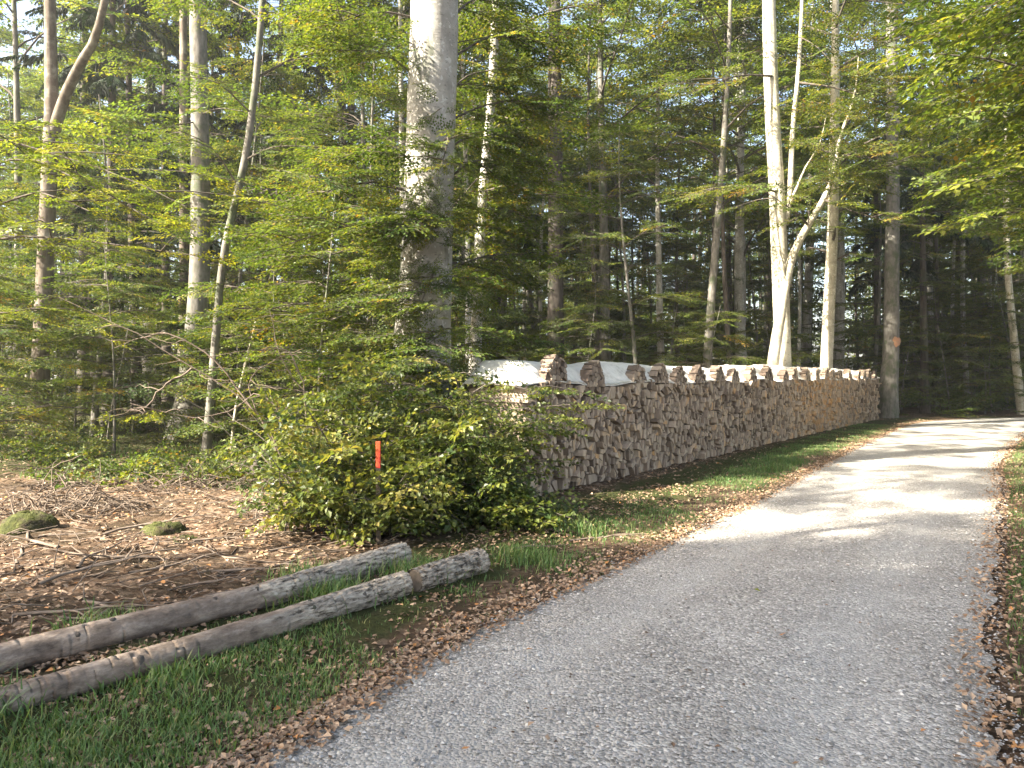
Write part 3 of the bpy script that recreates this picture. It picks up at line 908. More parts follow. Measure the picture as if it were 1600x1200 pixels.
# ------------------------------------------------------------------ the stack of split logs
def clip(poly, p, nrm_):
    out = []; m = len(poly)
    dist = [(q_[0] - p[0]) * nrm_[0] + (q_[1] - p[1]) * nrm_[1] for q_ in poly]
    for k in range(m):
        a, b = poly[k], poly[(k + 1) % m]; da, db = dist[k], dist[(k + 1) % m]
        if da <= 0: out.append(a)
        if (da < 0 < db) or (db < 0 < da):
            t = da / (da - db); out.append((a[0] + (b[0] - a[0]) * t, a[1] + (b[1] - a[1]) * t))
    return out


def cells(seeds, domain_of, reach):
    res = []
    S_ = np.array(seeds)
    for i, s in enumerate(S_):
        poly = domain_of(s)
        dd = ((S_ - s) ** 2).sum(1); near = np.nonzero((dd < reach ** 2) & (dd > 0))[0]
        for j in near[np.argsort(dd[near])]:
            mid = (s + S_[j]) / 2; poly = clip(poly, mid, S_[j] - s)
            if len(poly) < 3: break
        if len(poly) >= 3: res.append(poly)
    return res


def area(p):
    p = np.array(p); x, y = p[:, 0], p[:, 1]
    return 0.5 * abs((x * np.roll(y, -1) - y * np.roll(x, -1)).sum())


def split(poly, prob):
    if area(poly) > 0.008 and rg.random() < prob:
        c = np.mean(poly, 0) + rg.normal(0, 0.012, 2); a = rg.uniform(0, PI)
        if rg.random() < 0.5: a = rg.normal(0, 0.35)
        nv = (math.cos(a), math.sin(a))
        return sum((split(q_, prob * 0.6) for q_ in (clip(poly, c, nv), clip(poly, c, (-nv[0], -nv[1]))) if len(q_) >= 3), [])
    return [poly]


TEETH = [0.76, 1.83, 3.3, 3.8 + .35, 4.95, 5.9, 6.95, 7.85, 9.02, 10.2, 11.6, 12.5, 13.7, 14.8, 15.9, 16.7, 17.7, 19.0, 20.5, 21.4, 22.3, 23.4]
top_at = lambda t: 1.52 + 0.0045 * t + 0.03 * math.sin(t * 2.1)
seeds = []
sp_ = 0.148
for r_ in range(11):
    for k in range(int(PLEN / sp_)):
        t = (k + 0.5 + 0.5 * (r_ % 2)) * sp_ + rg.normal(0, 0.045); h = 0.12 + r_ * 0.138 + rg.normal(0, 0.042)
        if 0 < t < PLEN and 0.06 < h < top_at(t) - 0.03: seeds.append((t, h))
def dom(s):
    t0, t1, tp = max(0, s[0] - .4), min(PLEN, s[0] + .4), top_at(s[0]) + rg.normal(0, .02)
    return [(t0, 0.045), (t1, 0.045), (t1, tp), (t0, tp)]
polys = sum((split(p, 0.92) for p in cells(seeds, dom, 0.55)), [])
body = [(p, 0.0, 1.0) for p in polys]
for tt in TEETH:                                   # the heaps along the top front edge
    hw = rg.uniform(.26, .32); ht = rg.uniform(.31, .40) + (0.05 if tt < 2 else 0); b0 = top_at(tt) - 0.02
    shape = [(tt - hw, b0), (tt + hw, b0), (tt + hw * .80, b0 + ht * .45), (tt + hw * .42, b0 + ht * .82), (tt + rg.normal(0, .03), b0 + ht), (tt - hw * .42, b0 + ht * .82), (tt - hw * .80, b0 + ht * .45)]
    ss_ = []
    for _ in range(200):
        c = (rg.uniform(tt - hw, tt + hw), rg.uniform(b0, b0 + ht))
        if abs(c[0] - tt) / hw < 1 - 0.75 * ((c[1] - b0) / ht) ** 1.6 and all((c[0] - q_[0]) ** 2 + (c[1] - q_[1]) ** 2 > 0.0034 for q_ in ss_): ss_.append(c)
    for p in sum((split(p, 0.25) for p in cells(ss_, lambda s: list(shape), 0.9)), []):
        body.append((p, 0.03, rg.uniform(.10, .2)))


def log_mesh(mb, poly, front, depth, tone, origin=None):
    """prism in world space: poly in (along, up), extruded into the stack"""
    p = np.array(poly); 
    x, y = p[:, 0], p[:, 1]
    if (x * np.roll(y, -1) - y * np.roll(x, -1)).sum() < 0: p = p[::-1]
    keep = np.linalg.norm(p - np.roll(p, 1, 0), axis=1) > 0.012
    p = p[keep]
    if len(p) < 3: return False
    c = p.mean(0)
    k = 0.945 - rg.uniform(0, 0.085)
    p = c + (p - c) * k + rg.normal(0, 0.003, p.shape)
    inn = c + (p - c) * 0.93; bk = c + (p - c) * rg.uniform(0.88, 1.0) + rg.normal(0, .006, 2)
    sk = rg.normal(0, 0.02, 2)
    m = len(p)
    def w3(q_, w):
        sl = w + (q_ - c) @ sk
        return np.c_[PILE0[0] + PDIR[0] * q_[:, 0] + PNOR[0] * sl, PILE0[1] + PDIR[1] * q_[:, 0] + PNOR[1] * sl, q_[:, 1]]
    V = np.concatenate([w3(inn, front), w3(p, front - .012), w3(bk, front - depth)])
    if origin is not None: V = V - origin
    j = np.arange(m); j2 = (j + 1) % m
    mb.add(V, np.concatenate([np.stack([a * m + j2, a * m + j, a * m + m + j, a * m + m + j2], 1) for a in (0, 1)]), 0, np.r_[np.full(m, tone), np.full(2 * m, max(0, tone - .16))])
    mb.f.append((np.arange(m)[None] + mb.n - 3 * m, 0)); mb.f.append((np.arange(2 * m, 3 * m)[::-1][None] + mb.n - 3 * m, 0))
    return True


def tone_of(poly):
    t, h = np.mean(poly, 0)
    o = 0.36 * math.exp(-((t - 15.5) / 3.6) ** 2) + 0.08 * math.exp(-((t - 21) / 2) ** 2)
    if h > top_at(t) + .02: o -= .26  # heap logs get a darker wood tone that also carries their shade
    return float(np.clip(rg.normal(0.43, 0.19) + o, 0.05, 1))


order = sorted(body, key=lambda b: np.mean(b[0], 0)[0])
GRP = 'split logs of the firewood stack'
rest = MB(); cnt = 0
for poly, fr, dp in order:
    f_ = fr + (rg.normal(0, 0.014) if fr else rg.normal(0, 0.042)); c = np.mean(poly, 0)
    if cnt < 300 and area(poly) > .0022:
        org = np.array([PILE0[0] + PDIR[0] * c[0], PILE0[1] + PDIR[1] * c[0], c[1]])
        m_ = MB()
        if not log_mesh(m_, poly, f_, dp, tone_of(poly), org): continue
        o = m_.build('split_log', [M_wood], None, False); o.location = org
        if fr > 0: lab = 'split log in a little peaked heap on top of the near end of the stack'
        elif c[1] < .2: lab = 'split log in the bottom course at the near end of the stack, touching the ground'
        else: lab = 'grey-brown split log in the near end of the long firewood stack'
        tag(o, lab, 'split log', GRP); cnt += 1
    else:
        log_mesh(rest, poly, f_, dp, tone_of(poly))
tag(rest.build('stacked_firewood', [M_wood], None, False), 'long wall of stacked split logs running away beside the track', 'firewood', kind='stuff')

# the cover sheets over the top of the stack
SH = [(-0.12, 2.0, .0, 'white cover sheet sloping over the near end of the log stack'), (1.9, 5.9, .03, 'white cover sheet second from the near end of the log stack'),
      (5.75, 9.6, -.03, 'low white cover sheet in the middle of the stack, sagging below its neighbours'), (9.4, 14.2, .09, 'highest white cover sheet, in front of the bright forked beech'),
      (14.0, 18.6, .07, 'white cover sheet over the tan part of the log stack'), (18.4, 21.6, .03, 'white cover sheet last but one at the far end of the stack'), (21.4, 24.4, -.02, 'white cover sheet at the very far end of the log stack')]
for k, (ta, tb, dz, lab) in enumerate(SH):
    nt, nw = int((tb - ta) * 9) + 2, 13
    T_, W_ = np.meshgrid(np.linspace(ta, tb, nt), np.linspace(0.02, -1.12, nw), indexing='ij')
    up = np.clip((-0.02 - W_) / .3, 0, 1) * .8 + .2 * np.clip((-0.02 - W_) / .9, 0, 1)
    zt = np.array([top_at(t) for t in T_[:, 0]])[:, None]
    H_ = zt + 0.02 + (0.30 + np.interp(T_, [0, 4, 7.7, 11.8, 16.3, 20, 23], [0, .03, -.02, .08, .07, .03, -.02]) + .006 * (k % 2)) * up - 0.25 * ss(-0.95, -1.14, W_) + 0.006 * np.sin(T_ * 9) * up + rg.normal(0, .004, T_.shape)
    H_ += 0.01 * np.sin(T_ * 2.7)
    if k == 0: H_ -= 0.27 * (1 - np.clip((T_ + .12) / .42, 0, 1)) * up
    xs = PILE0[0] + PDIR[0] * T_ + PNOR[0] * W_; ys = PILE0[1] + PDIR[1] * T_ + PNOR[1] * W_
    m_ = MB(); V = np.stack([xs, ys, H_], -1)
    q = (np.arange(nt - 1)[:, None] * nw + np.arange(nw - 1)[None]).ravel(); nv = nt * nw
    lo = V.copy(); lo[..., 2] -= 0.018
    m_.add(np.concatenate([V.reshape(-1, 3), lo.reshape(-1, 3)]), np.concatenate([np.stack([q, q + nw, q + nw + 1, q + 1], 1), np.stack([q, q + 1, q + nw + 1, q + nw], 1) + nv]))
    e = np.concatenate([np.arange(nw - 1), (nt - 1) * nw + np.arange(nw - 1)]); m_.f.append((np.stack([e, e + 1, e + 1 + nv, e + nv], 1), 0))
    e = np.concatenate([np.arange(nt - 1) * nw, np.arange(nt - 1) * nw + nw - 1]); m_.f.append((np.stack([e, e + nw, e + nw + nv, e + nv], 1), 0))
    o = m_.build('cover_sheet', [M_sheet]); tag(o, lab, 'cover sheet', 'white cover sheets on the log stack')
# bearers under the stack
for w_, lab in ((-.12, 'front pole under the log stack, dark in the gap above the ground'), (-.85, 'rear pole under the log stack')):
    m_ = MB(); a = PILE0 + PNOR * w_; b = a + PDIR * (PLEN - .05)
    tube(m_, [(a[0], a[1], .02), ((a[0] + b[0]) / 2, (a[1] + b[1]) / 2, .02), (b[0], b[1], .02)], .05, 8, 0, 0)
    tag(m_.build('bearer_pole', [M_darkbark]), lab, 'pole')

# ------------------------------------------------------------------ trees one can single out
def px_path(pts, d, n=18):
    """picture points at distance d (or own distance) -> world path; returns base, local path"""
    w = np.array([P(p[0], p[1], p[2] if len(p) > 2 else d) for p in pts])
    w = resample(w, n); base = w[0].copy(); base[2] = gz1(base[0], base[1])
    return base, w - base


def px_rad(ws, d, n=18):
    return np.interp(np.linspace(0, 1, n), np.linspace(0, 1, len(ws)), ws) / 2 * d / F


def rel_branches(base, specs, scale, spacing, wood_r=0.02, start=0.15, spread=0.9, wm=1):
    def f(w, sp):
        for pts in specs:
            p = resample(np.array([P(*q_) for q_ in pts]) - base, 7)
            tube(w, p, np.linspace(wood_r, .006, 7), 5, wm)
            leafy(sp, p, scale, spacing, start, spread)
            for t in (.3, .5, .7, .88):
                b, d_, _ = along(p, t); L = along(p, 0)[2]
                bp = arc(b, math.atan2(d_[1], d_[0]) + rg.choice([-1, 1]) * rg.uniform(.5, 1.1), .1, -.2, L * .35 + .15, 4)
                tube(w, bp, np.linspace(wood_r * .5, .004, 5), 4, wm); leafy(sp, bp, scale, spacing, .1)
    return f


# the big beech behind the shrub
base, pth = px_path([(650, 764), (652, 690), (657, 600), (661, 500), (667, 400), (670, 300), (674, 180), (678, 60), (682, -120), (688, -500), (694, -1000), (690, -1600)], 11, 40)
rad = px_rad([150, 108, 96, 86, 80, 77, 76, 75, 72, 60, 40, 16], 11, 40)
specs = [[(640, 300, 11), (580, 285, 10.6), (490, 305, 10.2)], [(640, 365, 11), (560, 350, 10.6), (440, 385, 10.2)], [(700, 190, 11), (760, 165, 10.7), (840, 150, 10.3)],
         [(700, 280, 11), (745, 255, 10.6), (800, 300, 10.2)], [(680, 240, 10.7), (700, 215, 10.3), (690, 260, 9.9)], [(690, 410, 11), (740, 415, 10.5), (800, 440, 10.2)],
         [(680, 420, 10.7), (668, 450, 10.2), (655, 480, 9.9)], [(640, 490, 11), (580, 480, 10.4), (505, 505, 10)], [(690, 550, 11), (740, 535, 10.5), (790, 525, 10.2)],
         [(650, 120, 11), (600, 85, 10.6), (545, 80, 10.2)], [(710, 90, 11), (780, 55, 10.6), (860, 90, 10.2)], [(700, 370, 11), (735, 350, 10.4), (760, 380, 10.1)],
         [(650, 560, 10.7), (610, 560, 10.2), (560, 575, 9.9)], [(700, 470, 10.8), (715, 500, 10.3), (700, 540, 10)], [(700, 330, 10.8), (720, 310, 10.3), (770, 250, 10.0)],
         [(650, 30, 11), (590, 20, 10.5), (520, 40, 10.0)], [(705, 30, 11), (745, 0, 10.5), (800, 20, 10.0)], [(690, 600, 10.7), (730, 600, 10.2), (770, 590, 10)], [(705, 230, 10.9), (735, 215, 10.5), (780, 220, 10.2)], [(700, 310, 10.8), (730, 320, 10.4), (780, 340, 10)], [(640, 330, 10.7), (640, 345, 10.2), (600, 360, 9.9)], [(690, 340, 10.7), (680, 350, 10.2), (650, 360, 9.9)], [(690, 440, 10.7), (720, 445, 10.2), (745, 470, 9.9)], [(690, 510, 10.7), (690, 520, 10.2), (660, 545, 9.9)], [(640, 560, 10.9), (600, 540, 10.5), (540, 560, 10.2)], [(700, 150, 10.8), (730, 120, 10.4), (770, 110, 10.1)], [(640, 250, 10.9), (610, 230, 10.5), (560, 240, 10.2)], [(705, 420, 10.9), (760, 400, 10.5), (810, 400, 10.2)], [(660, 640, 10.6), (640, 610, 10.2), (610, 620, 10)], [(690, 640, 10.6), (720, 620, 10.2), (740, 640, 9.9)]]
CL = [(694, 440, 50, 16), (693, 260, 35, 10), (655, 345, 45, 16), (690, 318, 40, 12), (668, 240, 35, 8), (640, 365, 40, 12), (672, 470, 45, 14), (630, 520, 40, 10), (650, 590, 45, 14), (685, 425, 55, 24), (678, 515, 50, 18), (705, 225, 45, 14), (690, 170, 35, 8), (665, 300, 50, 14), (620, 340, 60, 16), (690, 350, 50, 14), (700, 420, 70, 28), (650, 440, 40, 8), (722, 500, 70, 26), (690, 560, 60, 22), (620, 565, 50, 12), (760, 250, 50, 14), (750, 340, 50, 14),
      (580, 290, 50, 12), (640, 615, 50, 14), (720, 600, 60, 20), (780, 420, 50, 10), (745, 130, 45, 10), (770, 60, 45, 10), (600, 60, 50, 12), (560, 480, 60, 14), (560, 350, 50, 12), (640, 200, 30, 5)]
def clumps(base, lst, depth, sc):
    def f(w, sp):
        for px, py, r_, n_ in lst:
            c = P(px, py, (depth if px < 695 else depth + .95) + rg.normal(0, .08)) - base; R_ = r_ / F * depth
            tr_ = np.array([P(672, py + 25, 10.95)])[0] - base
            tube(w, resample([tr_, (tr_ + c) / 2 + [0, 0, .06], c], 5), np.linspace(.014, .005, 5), 4, 1)
            for _ in range(n_):
                o_ = rg.normal(0, .5, 3) * R_; o_[1] *= .6; o_[2] *= .8
                sp.append((c + o_, math.atan2(o_[1] - .15, o_[0]) + rg.normal(0, .5), rg.normal(-.4, .35), rg.normal(0, .65), sc * rg.uniform(.6, 1.1)))
    return f
specs = [[(q_[0], q_[1], 22.1 - q_[2]) for q_ in p_] if p_[-1][0] > 695 else p_ for p_ in specs]
_rb = rel_branches(base, specs, .85, .2, .02); _cl = clumps(base, CL, 10.4, .5)
big = tree('beech_tree', 'thick pale grey beech with sun-dappled trunk rising from the shrub beside the log stack', 'tree', base, pth, rad, M_beechbark, M_beech, FINE,
           [dict(h0=12, spread=4.6, nl=16, sub=6, scale=1.5, spacing=1.1)], None, 28, 0.08, lambda w, sp: (_rb(w, sp), _cl(w, sp)), np.concatenate([np.linspace(.10, .02, 10), np.full(30, .012)]))

base, pth = px_path([(738, 731), (741, 600), (746, 470), (752, 340), (764, 200), (772, 90), (774, 0), (785, -150), (790, -400)], 13.5)
tree('beech_tree', 'slim pale trunk just right of the big beech, half hidden by leaves', 'tree', base, pth, px_rad([26, 20, 17, 16, 14, 13, 11, 10, 5], 13.5), M_beechbark, M_beech, FINE,
     [dict(h0=6.5, spread=2.4, nl=9, sub=5, scale=1.1, spacing=.7)], None, 10, .1, rel_branches(base, [[(772, 60, 13.5), (800, 40, 13.2), (806, 0, 13)], [(750, 400, 13.5), (700, 380, 13), (640, 400, 12.5)], [(755, 300, 13.5), (800, 290, 13), (860, 310, 12.6)], [(765, 180, 13.5), (830, 190, 13), (900, 170, 12.5)]], .9, .3))

base, pth = px_path([(57, 690), (64, 560), (72, 400), (79, 250), (82, 150), (80, 0), (78, -250), (76, -600)], 19)
tree('oak_tree', 'straight brown-barked tree at the left edge, its trunk forking high up', 'tree', base, pth, px_rad([34, 25, 24, 22, 19, 16, 13, 6], 19), M_brownbark, M_canopy, MID,
     [dict(h0=9.5, spread=3.8, nl=10, sub=5, scale=1.0, spacing=.9)], None, 12, .08,
     lambda w, sp: tube(w, resample(np.array([P(86, 205, 19), P(104, 150, 18.8), P(128, 100, 18.6), P(150, 62, 18.4), P(168, -10, 18.2), P(180, -120, 18)]) - base, 10), np.linspace(.15, .07, 10), 8))

base, pth = px_path([(290, 688), (295, 630), (304, 540), (312, 430), (314, 300), (313, 150), (310, 0), (308, -200), (306, -700)], 20, 24)
tree('beech_tree', 'stout grey trunk with flared foot standing behind the thin leaning tree', 'tree', base, pth, px_rad([66, 42, 33, 30, 28, 26, 25, 22, 10], 20, 24), M_greybark, M_canopy, MID,
     [dict(h0=10.5, spread=4, nl=9, sub=5, scale=1.0, spacing=1.0)], None, 14, 0.0, rel_branches(base, [[(314, 180, 20), (350, 170, 19), (420, 185, 18.2)], [(312, 190, 20), (260, 200, 19), (190, 215, 18.2)]], .9, .45))
base, pth = px_path([(284, 672), (285, 560), (288, 430), (288, 250), (288, 0), (288, -300)], 24)
tree('pine_tree', 'reddish brown trunk close behind the stout grey one', 'tree', base, pth, px_rad([18, 15, 14, 13, 11, 5], 24), M_brownbark, M_canopy, MID, [dict(h0=13, spread=2.5, nl=6, sub=4, scale=.9, spacing=.9)])
base, pth = px_path([(321, 721), (330, 620), (338, 520), (346, 430), (360, 350), (381, 262), (397, 160), (410, 20), (420, -150), (428, -350)], 14.6, 24)
tree('birch_tree', 'thin pale leaning tree with white foot in front of the stout grey trunk', 'tree', base, pth, px_rad([17, 14, 13, 12, 12, 11, 11, 10, 8, 4], 14.6, 24), M_greybark, M_beech, FINE,
     [dict(h0=5.5, spread=2.4, nl=9, sub=5, scale=1.1, spacing=.75)], None, 10, .05, rel_branches(base, [[(372, 290, 14.6), (330, 230, 14.2), (270, 200, 13.8)], [(385, 250, 14.6), (430, 230, 14.2), (500, 230, 13.8)], [(395, 180, 14.6), (340, 130, 14.2), (280, 120, 14)]], .8, .4))
base, pth = px_path([(361, 706), (366, 655), (374, 610), (386, 560), (400, 500)], 15.5)
tree('beech_sapling', 'thin white stem of a sapling right of the leaning birch', 'tree', base, pth, px_rad([6, 5, 4.5, 4, 2], 15.5), M_palebark, M_beech, FINE, [dict(h0=1.6, spread=1.0, nl=5, sub=3, scale=.8, spacing=.5)], seg=6)

# bright forked beech behind the stack
base, pth = px_path([(1228, 676), (1224, 600), (1222, 520), (1219, 440), (1213, 300), (1205, 160), (1200, 0), (1197, -200), (1196, -600)], 22.6, 22)
def ex(w, sp):
    b0 = base
    tube(w, resample(np.array([P(1195, 678, 22), P(1206, 580, 22), (P(1218, 500, 22)), P(1228, 440, 22), P(1240, 395, 22), P(1262, 352, 21.8), P(1286, 312, 21.6), P(1302, 270, 21.4), P(1312, 215, 21.2), P(1334, 150, 21), P(1340, 90, 20.9)]) - b0, 24), np.linspace(.19, .012, 24), 12, 0, None, .01)
    tube(w, resample(np.array([P(1226, 445, 22), P(1222, 415, 21.9), P(1216, 390, 21.8)]) - b0, 6), np.linspace(.08, .03, 6), 7)
    tube(w, resample(np.array([P(1226, 352, 22.6), P(1234, 300, 22.5), P(1238, 200, 22.4), P(1246, 120, 22.3), P(1252, 0, 22.2), P(1256, -200, 22)]) - b0, 12), np.linspace(.10, .04, 12), 9)
    tube(w, resample(np.array([P(1234, 318, 22.4), P(1246, 290, 22.2), P(1258, 262, 22), P(1280, 225, 21.8), P(1290, 180, 21.6)]) - b0, 9), np.linspace(.055, .008, 9), 6)
    rel_branches(b0, [[(1286, 312, 21.6), (1330, 330, 21), (1400, 350, 20.4)], [(1262, 352, 21.8), (1240, 330, 21.2), (1180, 290, 20.8)], [(1213, 300, 22.4), (1160, 290, 21.8), (1100, 300, 21)],
                      [(1246, 130, 22.3), (1310, 140, 21.6), (1400, 170, 20.8)], [(1238, 220, 22.3), (1300, 240, 21.5), (1380, 250, 20.8)], [(1205, 120, 22.4), (1150, 120, 21.8), (1070, 150, 21)],
                      [(1250, 40, 22.3), (1320, 60, 21.6), (1410, 60, 20.8)], [(1255, -20, 22.3), (1340, 0, 21.6), (1420, 10, 20.8)], [(1300, 300, 21.4), (1350, 270, 21), (1420, 250, 20.5)]], 1.25, .5, .04)(w, sp)
    for px, py, o_ in ((1300, 262, (1302, 270)), (1325, 195, (1312, 215)), (1290, 185, (1290, 180)), (1340, 125, (1334, 150)), (1300, 100, (1250, 60)), (1268, 300, (1262, 352)), (1350, 255, (1312, 215)), (1370, 190, (1334, 150)), (1285, 235, (1280, 225)), (1330, 300, (1286, 312)), (1390, 120, (1334, 150)), (1330, 60, (1340, 90))):
        c = P(px, py, 20.6) - b0; tube(w, resample([P(o_[0], o_[1], 21.4) - b0, (c + P(o_[0], o_[1], 21.4) - b0) / 2 + [0, 0, .1], c], 5), np.linspace(.02, .006, 5), 4, 1)
        for _ in range(11): sp.append((c + rg.normal(0, 1, 3) * [.55, .45, .4], rg.uniform(0, 6.28), rg.normal(-.25, .3), rg.normal(0, .45), rg.uniform(.7, 1.2)))
tree('beech_tree', 'brightest cream-white beech behind the stack, two stems crossing at the foot and forking above', 'tree', base, pth, px_rad([30, 26, 25, 25, 24, 22, 20, 17, 7], 22.6, 22), M_palebark, M_beech, FINE,
     [dict(h0=11, spread=4.2, nl=12, sub=5, scale=1.5, spacing=1.0)], None, 14, .16, ex)

base, pth = px_path([(1288, 671), (1291, 580), (1295, 480), (1300, 370), (1303, 220), (1304, 60), (1304, -150)], 24)
tree('beech_tree', 'yellow-lit trunk wrapped in leafy twigs, right of the bright forked beech', 'tree', base, pth, px_rad([24, 19, 18, 17, 15, 12, 5], 24), M_palebark, M_bright, FINE,
     [dict(h0=5.5, spread=3.0, nl=14, sub=5, scale=1.3, spacing=.8), dict(h0=3.6, spread=.8, nl=16, sub=1, scale=.8, spacing=.5, top=.42)], None, 10, 0.0)

base, pth = px_path([(1386, 655), (1389, 600), (1392, 540), (1393, 420), (1394, 300), (1392, 120), (1390, -100), (1388, -400)], 30.4, 22)
t_ = tree('beech_tree', 'grey-brown trunk with an orange paint patch standing at the far end of the stack', 'tree', base, pth, px_rad([34, 26, 23, 21, 19, 17, 14, 5], 30.4, 22), M_greybark, M_canopy, MID,
          [dict(h0=9.5, spread=4.5, nl=11, sub=5, scale=1.1, spacing=1.0)], None, 14, 0.02)
m_ = MB(); hz = 1.6 + (593 - 535) / F * 30.4
pc = along(pth, np.interp(hz, pth[:, 2], np.linspace(0, 1, len(pth))))[0]; rr = .335
ang = np.linspace(0, 2 * PI, 24, endpoint=False); ro = 1 + .14 * np.sin(3 * ang + 1) + rg.normal(0, .08, 24)
rings = []
for kk_ in (1.0, .5):
    th = -1.5 + .5 * kk_ * ro * np.cos(ang); rings.append(np.c_[pc[0] + np.cos(th) * rr, pc[1] + np.sin(th) * rr, hz + .2 * kk_ * ro * np.sin(ang)])
v = np.concatenate(rings + [[[pc[0] + math.cos(-1.5) * rr, pc[1] + math.sin(-1.5) * rr, hz]]]); j = np.arange(24); j2 = (j + 1) % 24
m_.add(v, np.stack([j, j2, 24 + j2, 24 + j], 1)); m_.f.append((np.stack([24 + j, 24 + j2, np.full(24, 48)], 1), 0))
m_.build('paint_patch', [M_orange], t_)

base, pth = px_path([(868, 663), (868, 500), (868, 350), (867, 150), (866, 0), (866, -300), (866, -700)], 27)
def spruce_crown(w, sp, path, h0, spread, step=.42, scale=1.0):
    zmax = path[-1][2]; h = h0; k = 0
    while h < zmax - .5:
        p = along(path, np.interp(h, path[:, 2], np.linspace(0, 1, len(path))))[0]
        u = (h - h0) / (zmax - h0); L = spread * (1 - u) ** .8 * rg.uniform(.75, 1.15) + .25
        a = k * 2.4 + rg.normal(0, .3); bp = arc(p, a, .12, -.4, L, 5, .05)
        tube(w, bp, np.linspace(.03 * (1 - u) + .012, .006, 6), 4)
        leafy(sp, bp, scale, .5 * scale, .25, .7, (-.35, .15), .3)
        h += step * rg.uniform(.6, 1.3); k += 1
def dead_twigs(w, path, h0, h1, n, L0=1.3):
    for k in range(n):
        h = rg.uniform(h0, h1); p = along(path, np.interp(h, path[:, 2], np.linspace(0, 1, len(path))))[0]
        bp = arc(p, rg.uniform(0, 6.28), rg.uniform(-.1, .3), -.3, L0 * rg.uniform(.4, 1.1), 4, .1); tube(w, bp, np.linspace(.014, .004, 5), 4)
def sp_ex(path, h0, spread, step=.42):
    def f(w, sp): spruce_crown(w, sp, path, h0, spread, step); dead_twigs(w, path, 2.0, h0 + 1, 22)
    return f
tree('spruce_tree', 'dark straight trunk rising behind the first heaps of the log stack', 'tree', base, pth, px_rad([34, 25, 24, 22, 19, 13, 4], 27), M_darkbark, M_needle, NEEDLE, extra=sp_ex(pth, 13, 2.6))
for px, lab in ((535, 'left one of two dark trunks close together, left of the big beech'), (549, 'right one of two dark trunks close together, left of the big beech')):
    base, pth = px_path([(px + 6, 655), (px + 3, 400), (px, 150), (px, -50), (px, -400)], 29 + (px - 535) * .06)
    tree('spruce_tree', lab, 'tree', base, pth, px_rad([17, 14, 12, 10, 4], 29), M_darkbark, M_needle, NEEDLE, extra=sp_ex(pth, 15, 2.4))
base, pth = px_path([(1597, 650), (1590, 590), (1584, 530), (1578, 470), (1572, 380), (1570, 200), (1570, 0)], 33.5)
tree('birch_tree', 'pale leaning trunk at the right edge beyond the bend of the track', 'tree', base, pth, px_rad([13, 12, 11, 10, 9, 7, 3], 33.5), M_palebark, M_canopy, MID, [dict(h0=7, spread=2.6, nl=8, sub=4, scale=.9, spacing=.9)])

# overhanging yellow-green branch of a young maple standing just outside on the left
base = np.array([-8.4, 10.3, 0]); pth = np.array([[0, 0, -.1], [.05, -.05, 1.5], [.15, -.1, 3.2], [.2, -.1, 4.6], [.15, 0, 6.2]])
specs = [[(-140, 225, 10.2), (-20, 215, 10), (80, 240, 9.7), (190, 275, 9.4), (295, 325, 9.1)], [(-140, 400, 10.2), (0, 372, 10), (90, 372, 9.7), (200, 385, 9.4), (310, 400, 9.1)],
         [(-140, 330, 10.2), (0, 320, 9.8), (60, 300, 9.5), (140, 330, 9.2)], [(-140, 300, 10.4), (20, 250, 9.8), (100, 270, 9.4), (250, 350, 8.9)], [(-140, 480, 10.4), (-20, 490, 10), (60, 480, 9.7)]]
tree('young_maple', 'young tree at the left edge reaching bright yellow-green leafy branches into the picture', 'tree', base, resample(pth, 14), np.linspace(.07, .02, 14), M_greybark, M_bright, FINE, [dict(h0=3.5, spread=1.6, nl=7, sub=3, scale=.9, spacing=.5)], None, 8, .12, rel_branches(base, specs, .62, .27, .02, .12))

# ------------------------------------------------------------------ shrubs at the foot of the big beech
def shrub(label, x, y, h, w, nst, bare=0, tone=0.0, leaf=None, dirs=None, scale=1.0, name='beech_shrub', dense=1.0):
    root = thing(name, label, 'shrub', (x, y, gz1(x, y)))
    wd, sp = MB(), []
    for k in range(nst):
        a = rg.uniform(0, 6.28) if dirs is None else rg.uniform(*dirs)
        L = h * rg.uniform(.6, 1.15); p = arc((rg.normal(0, .12), rg.normal(0, .12), -.05), a, rg.uniform(.6, 1.45), rg.uniform(-.1, .6), L * 1.1, 7, .12)
        sc = w / max(.4, np.abs(p[:, :2]).max()) ; p[:, :2] *= min(1.2, sc)
        tube(wd, p, np.linspace(.016, .005, 8), 5)
        leafy(sp, p, scale, .18 / dense, .12, .9, (0.0, .35), .45)
        for t in (.25, .45, .65, .82):
            b = along(p, t)[0]; bp = arc(b, rg.uniform(0, 6.28), rg.uniform(0, .6), -.1, h * .32, 4, .1)
            tube(wd, bp, np.linspace(.008, .004, 5), 4); leafy(sp, bp, scale, .2 / dense, .1, .9, (0.0, .35), .45)
    for k in range(bare):
        a = rg.uniform(0, 6.28); p = arc((rg.normal(0, .2), rg.normal(0, .2), 0), a, rg.uniform(.5, 1.3), rg.uniform(-.6, .5), h * rg.uniform(.6, 1.1), 6, .2); tube(wd, p, np.linspace(.01, .003, 7), 4)
    wd.build('stems', [M_twig], root)
    kx, ky = -1.278 - x, 7.25 - y                   # a gap where the stake stands
    sp = [q_ for q_ in sp if not (abs(q_[0][0] - kx) < .3 and q_[0][1] < ky + .25 and 0.80 < q_[0][2] < 1.25)]
    lf = MB(); stamp(lf, sp, SHRUB, 0, 1, tone, .22, True, .003); lf.build('leaves', [leaf or M_shrub, M_twig], root, False)
    return root, wd


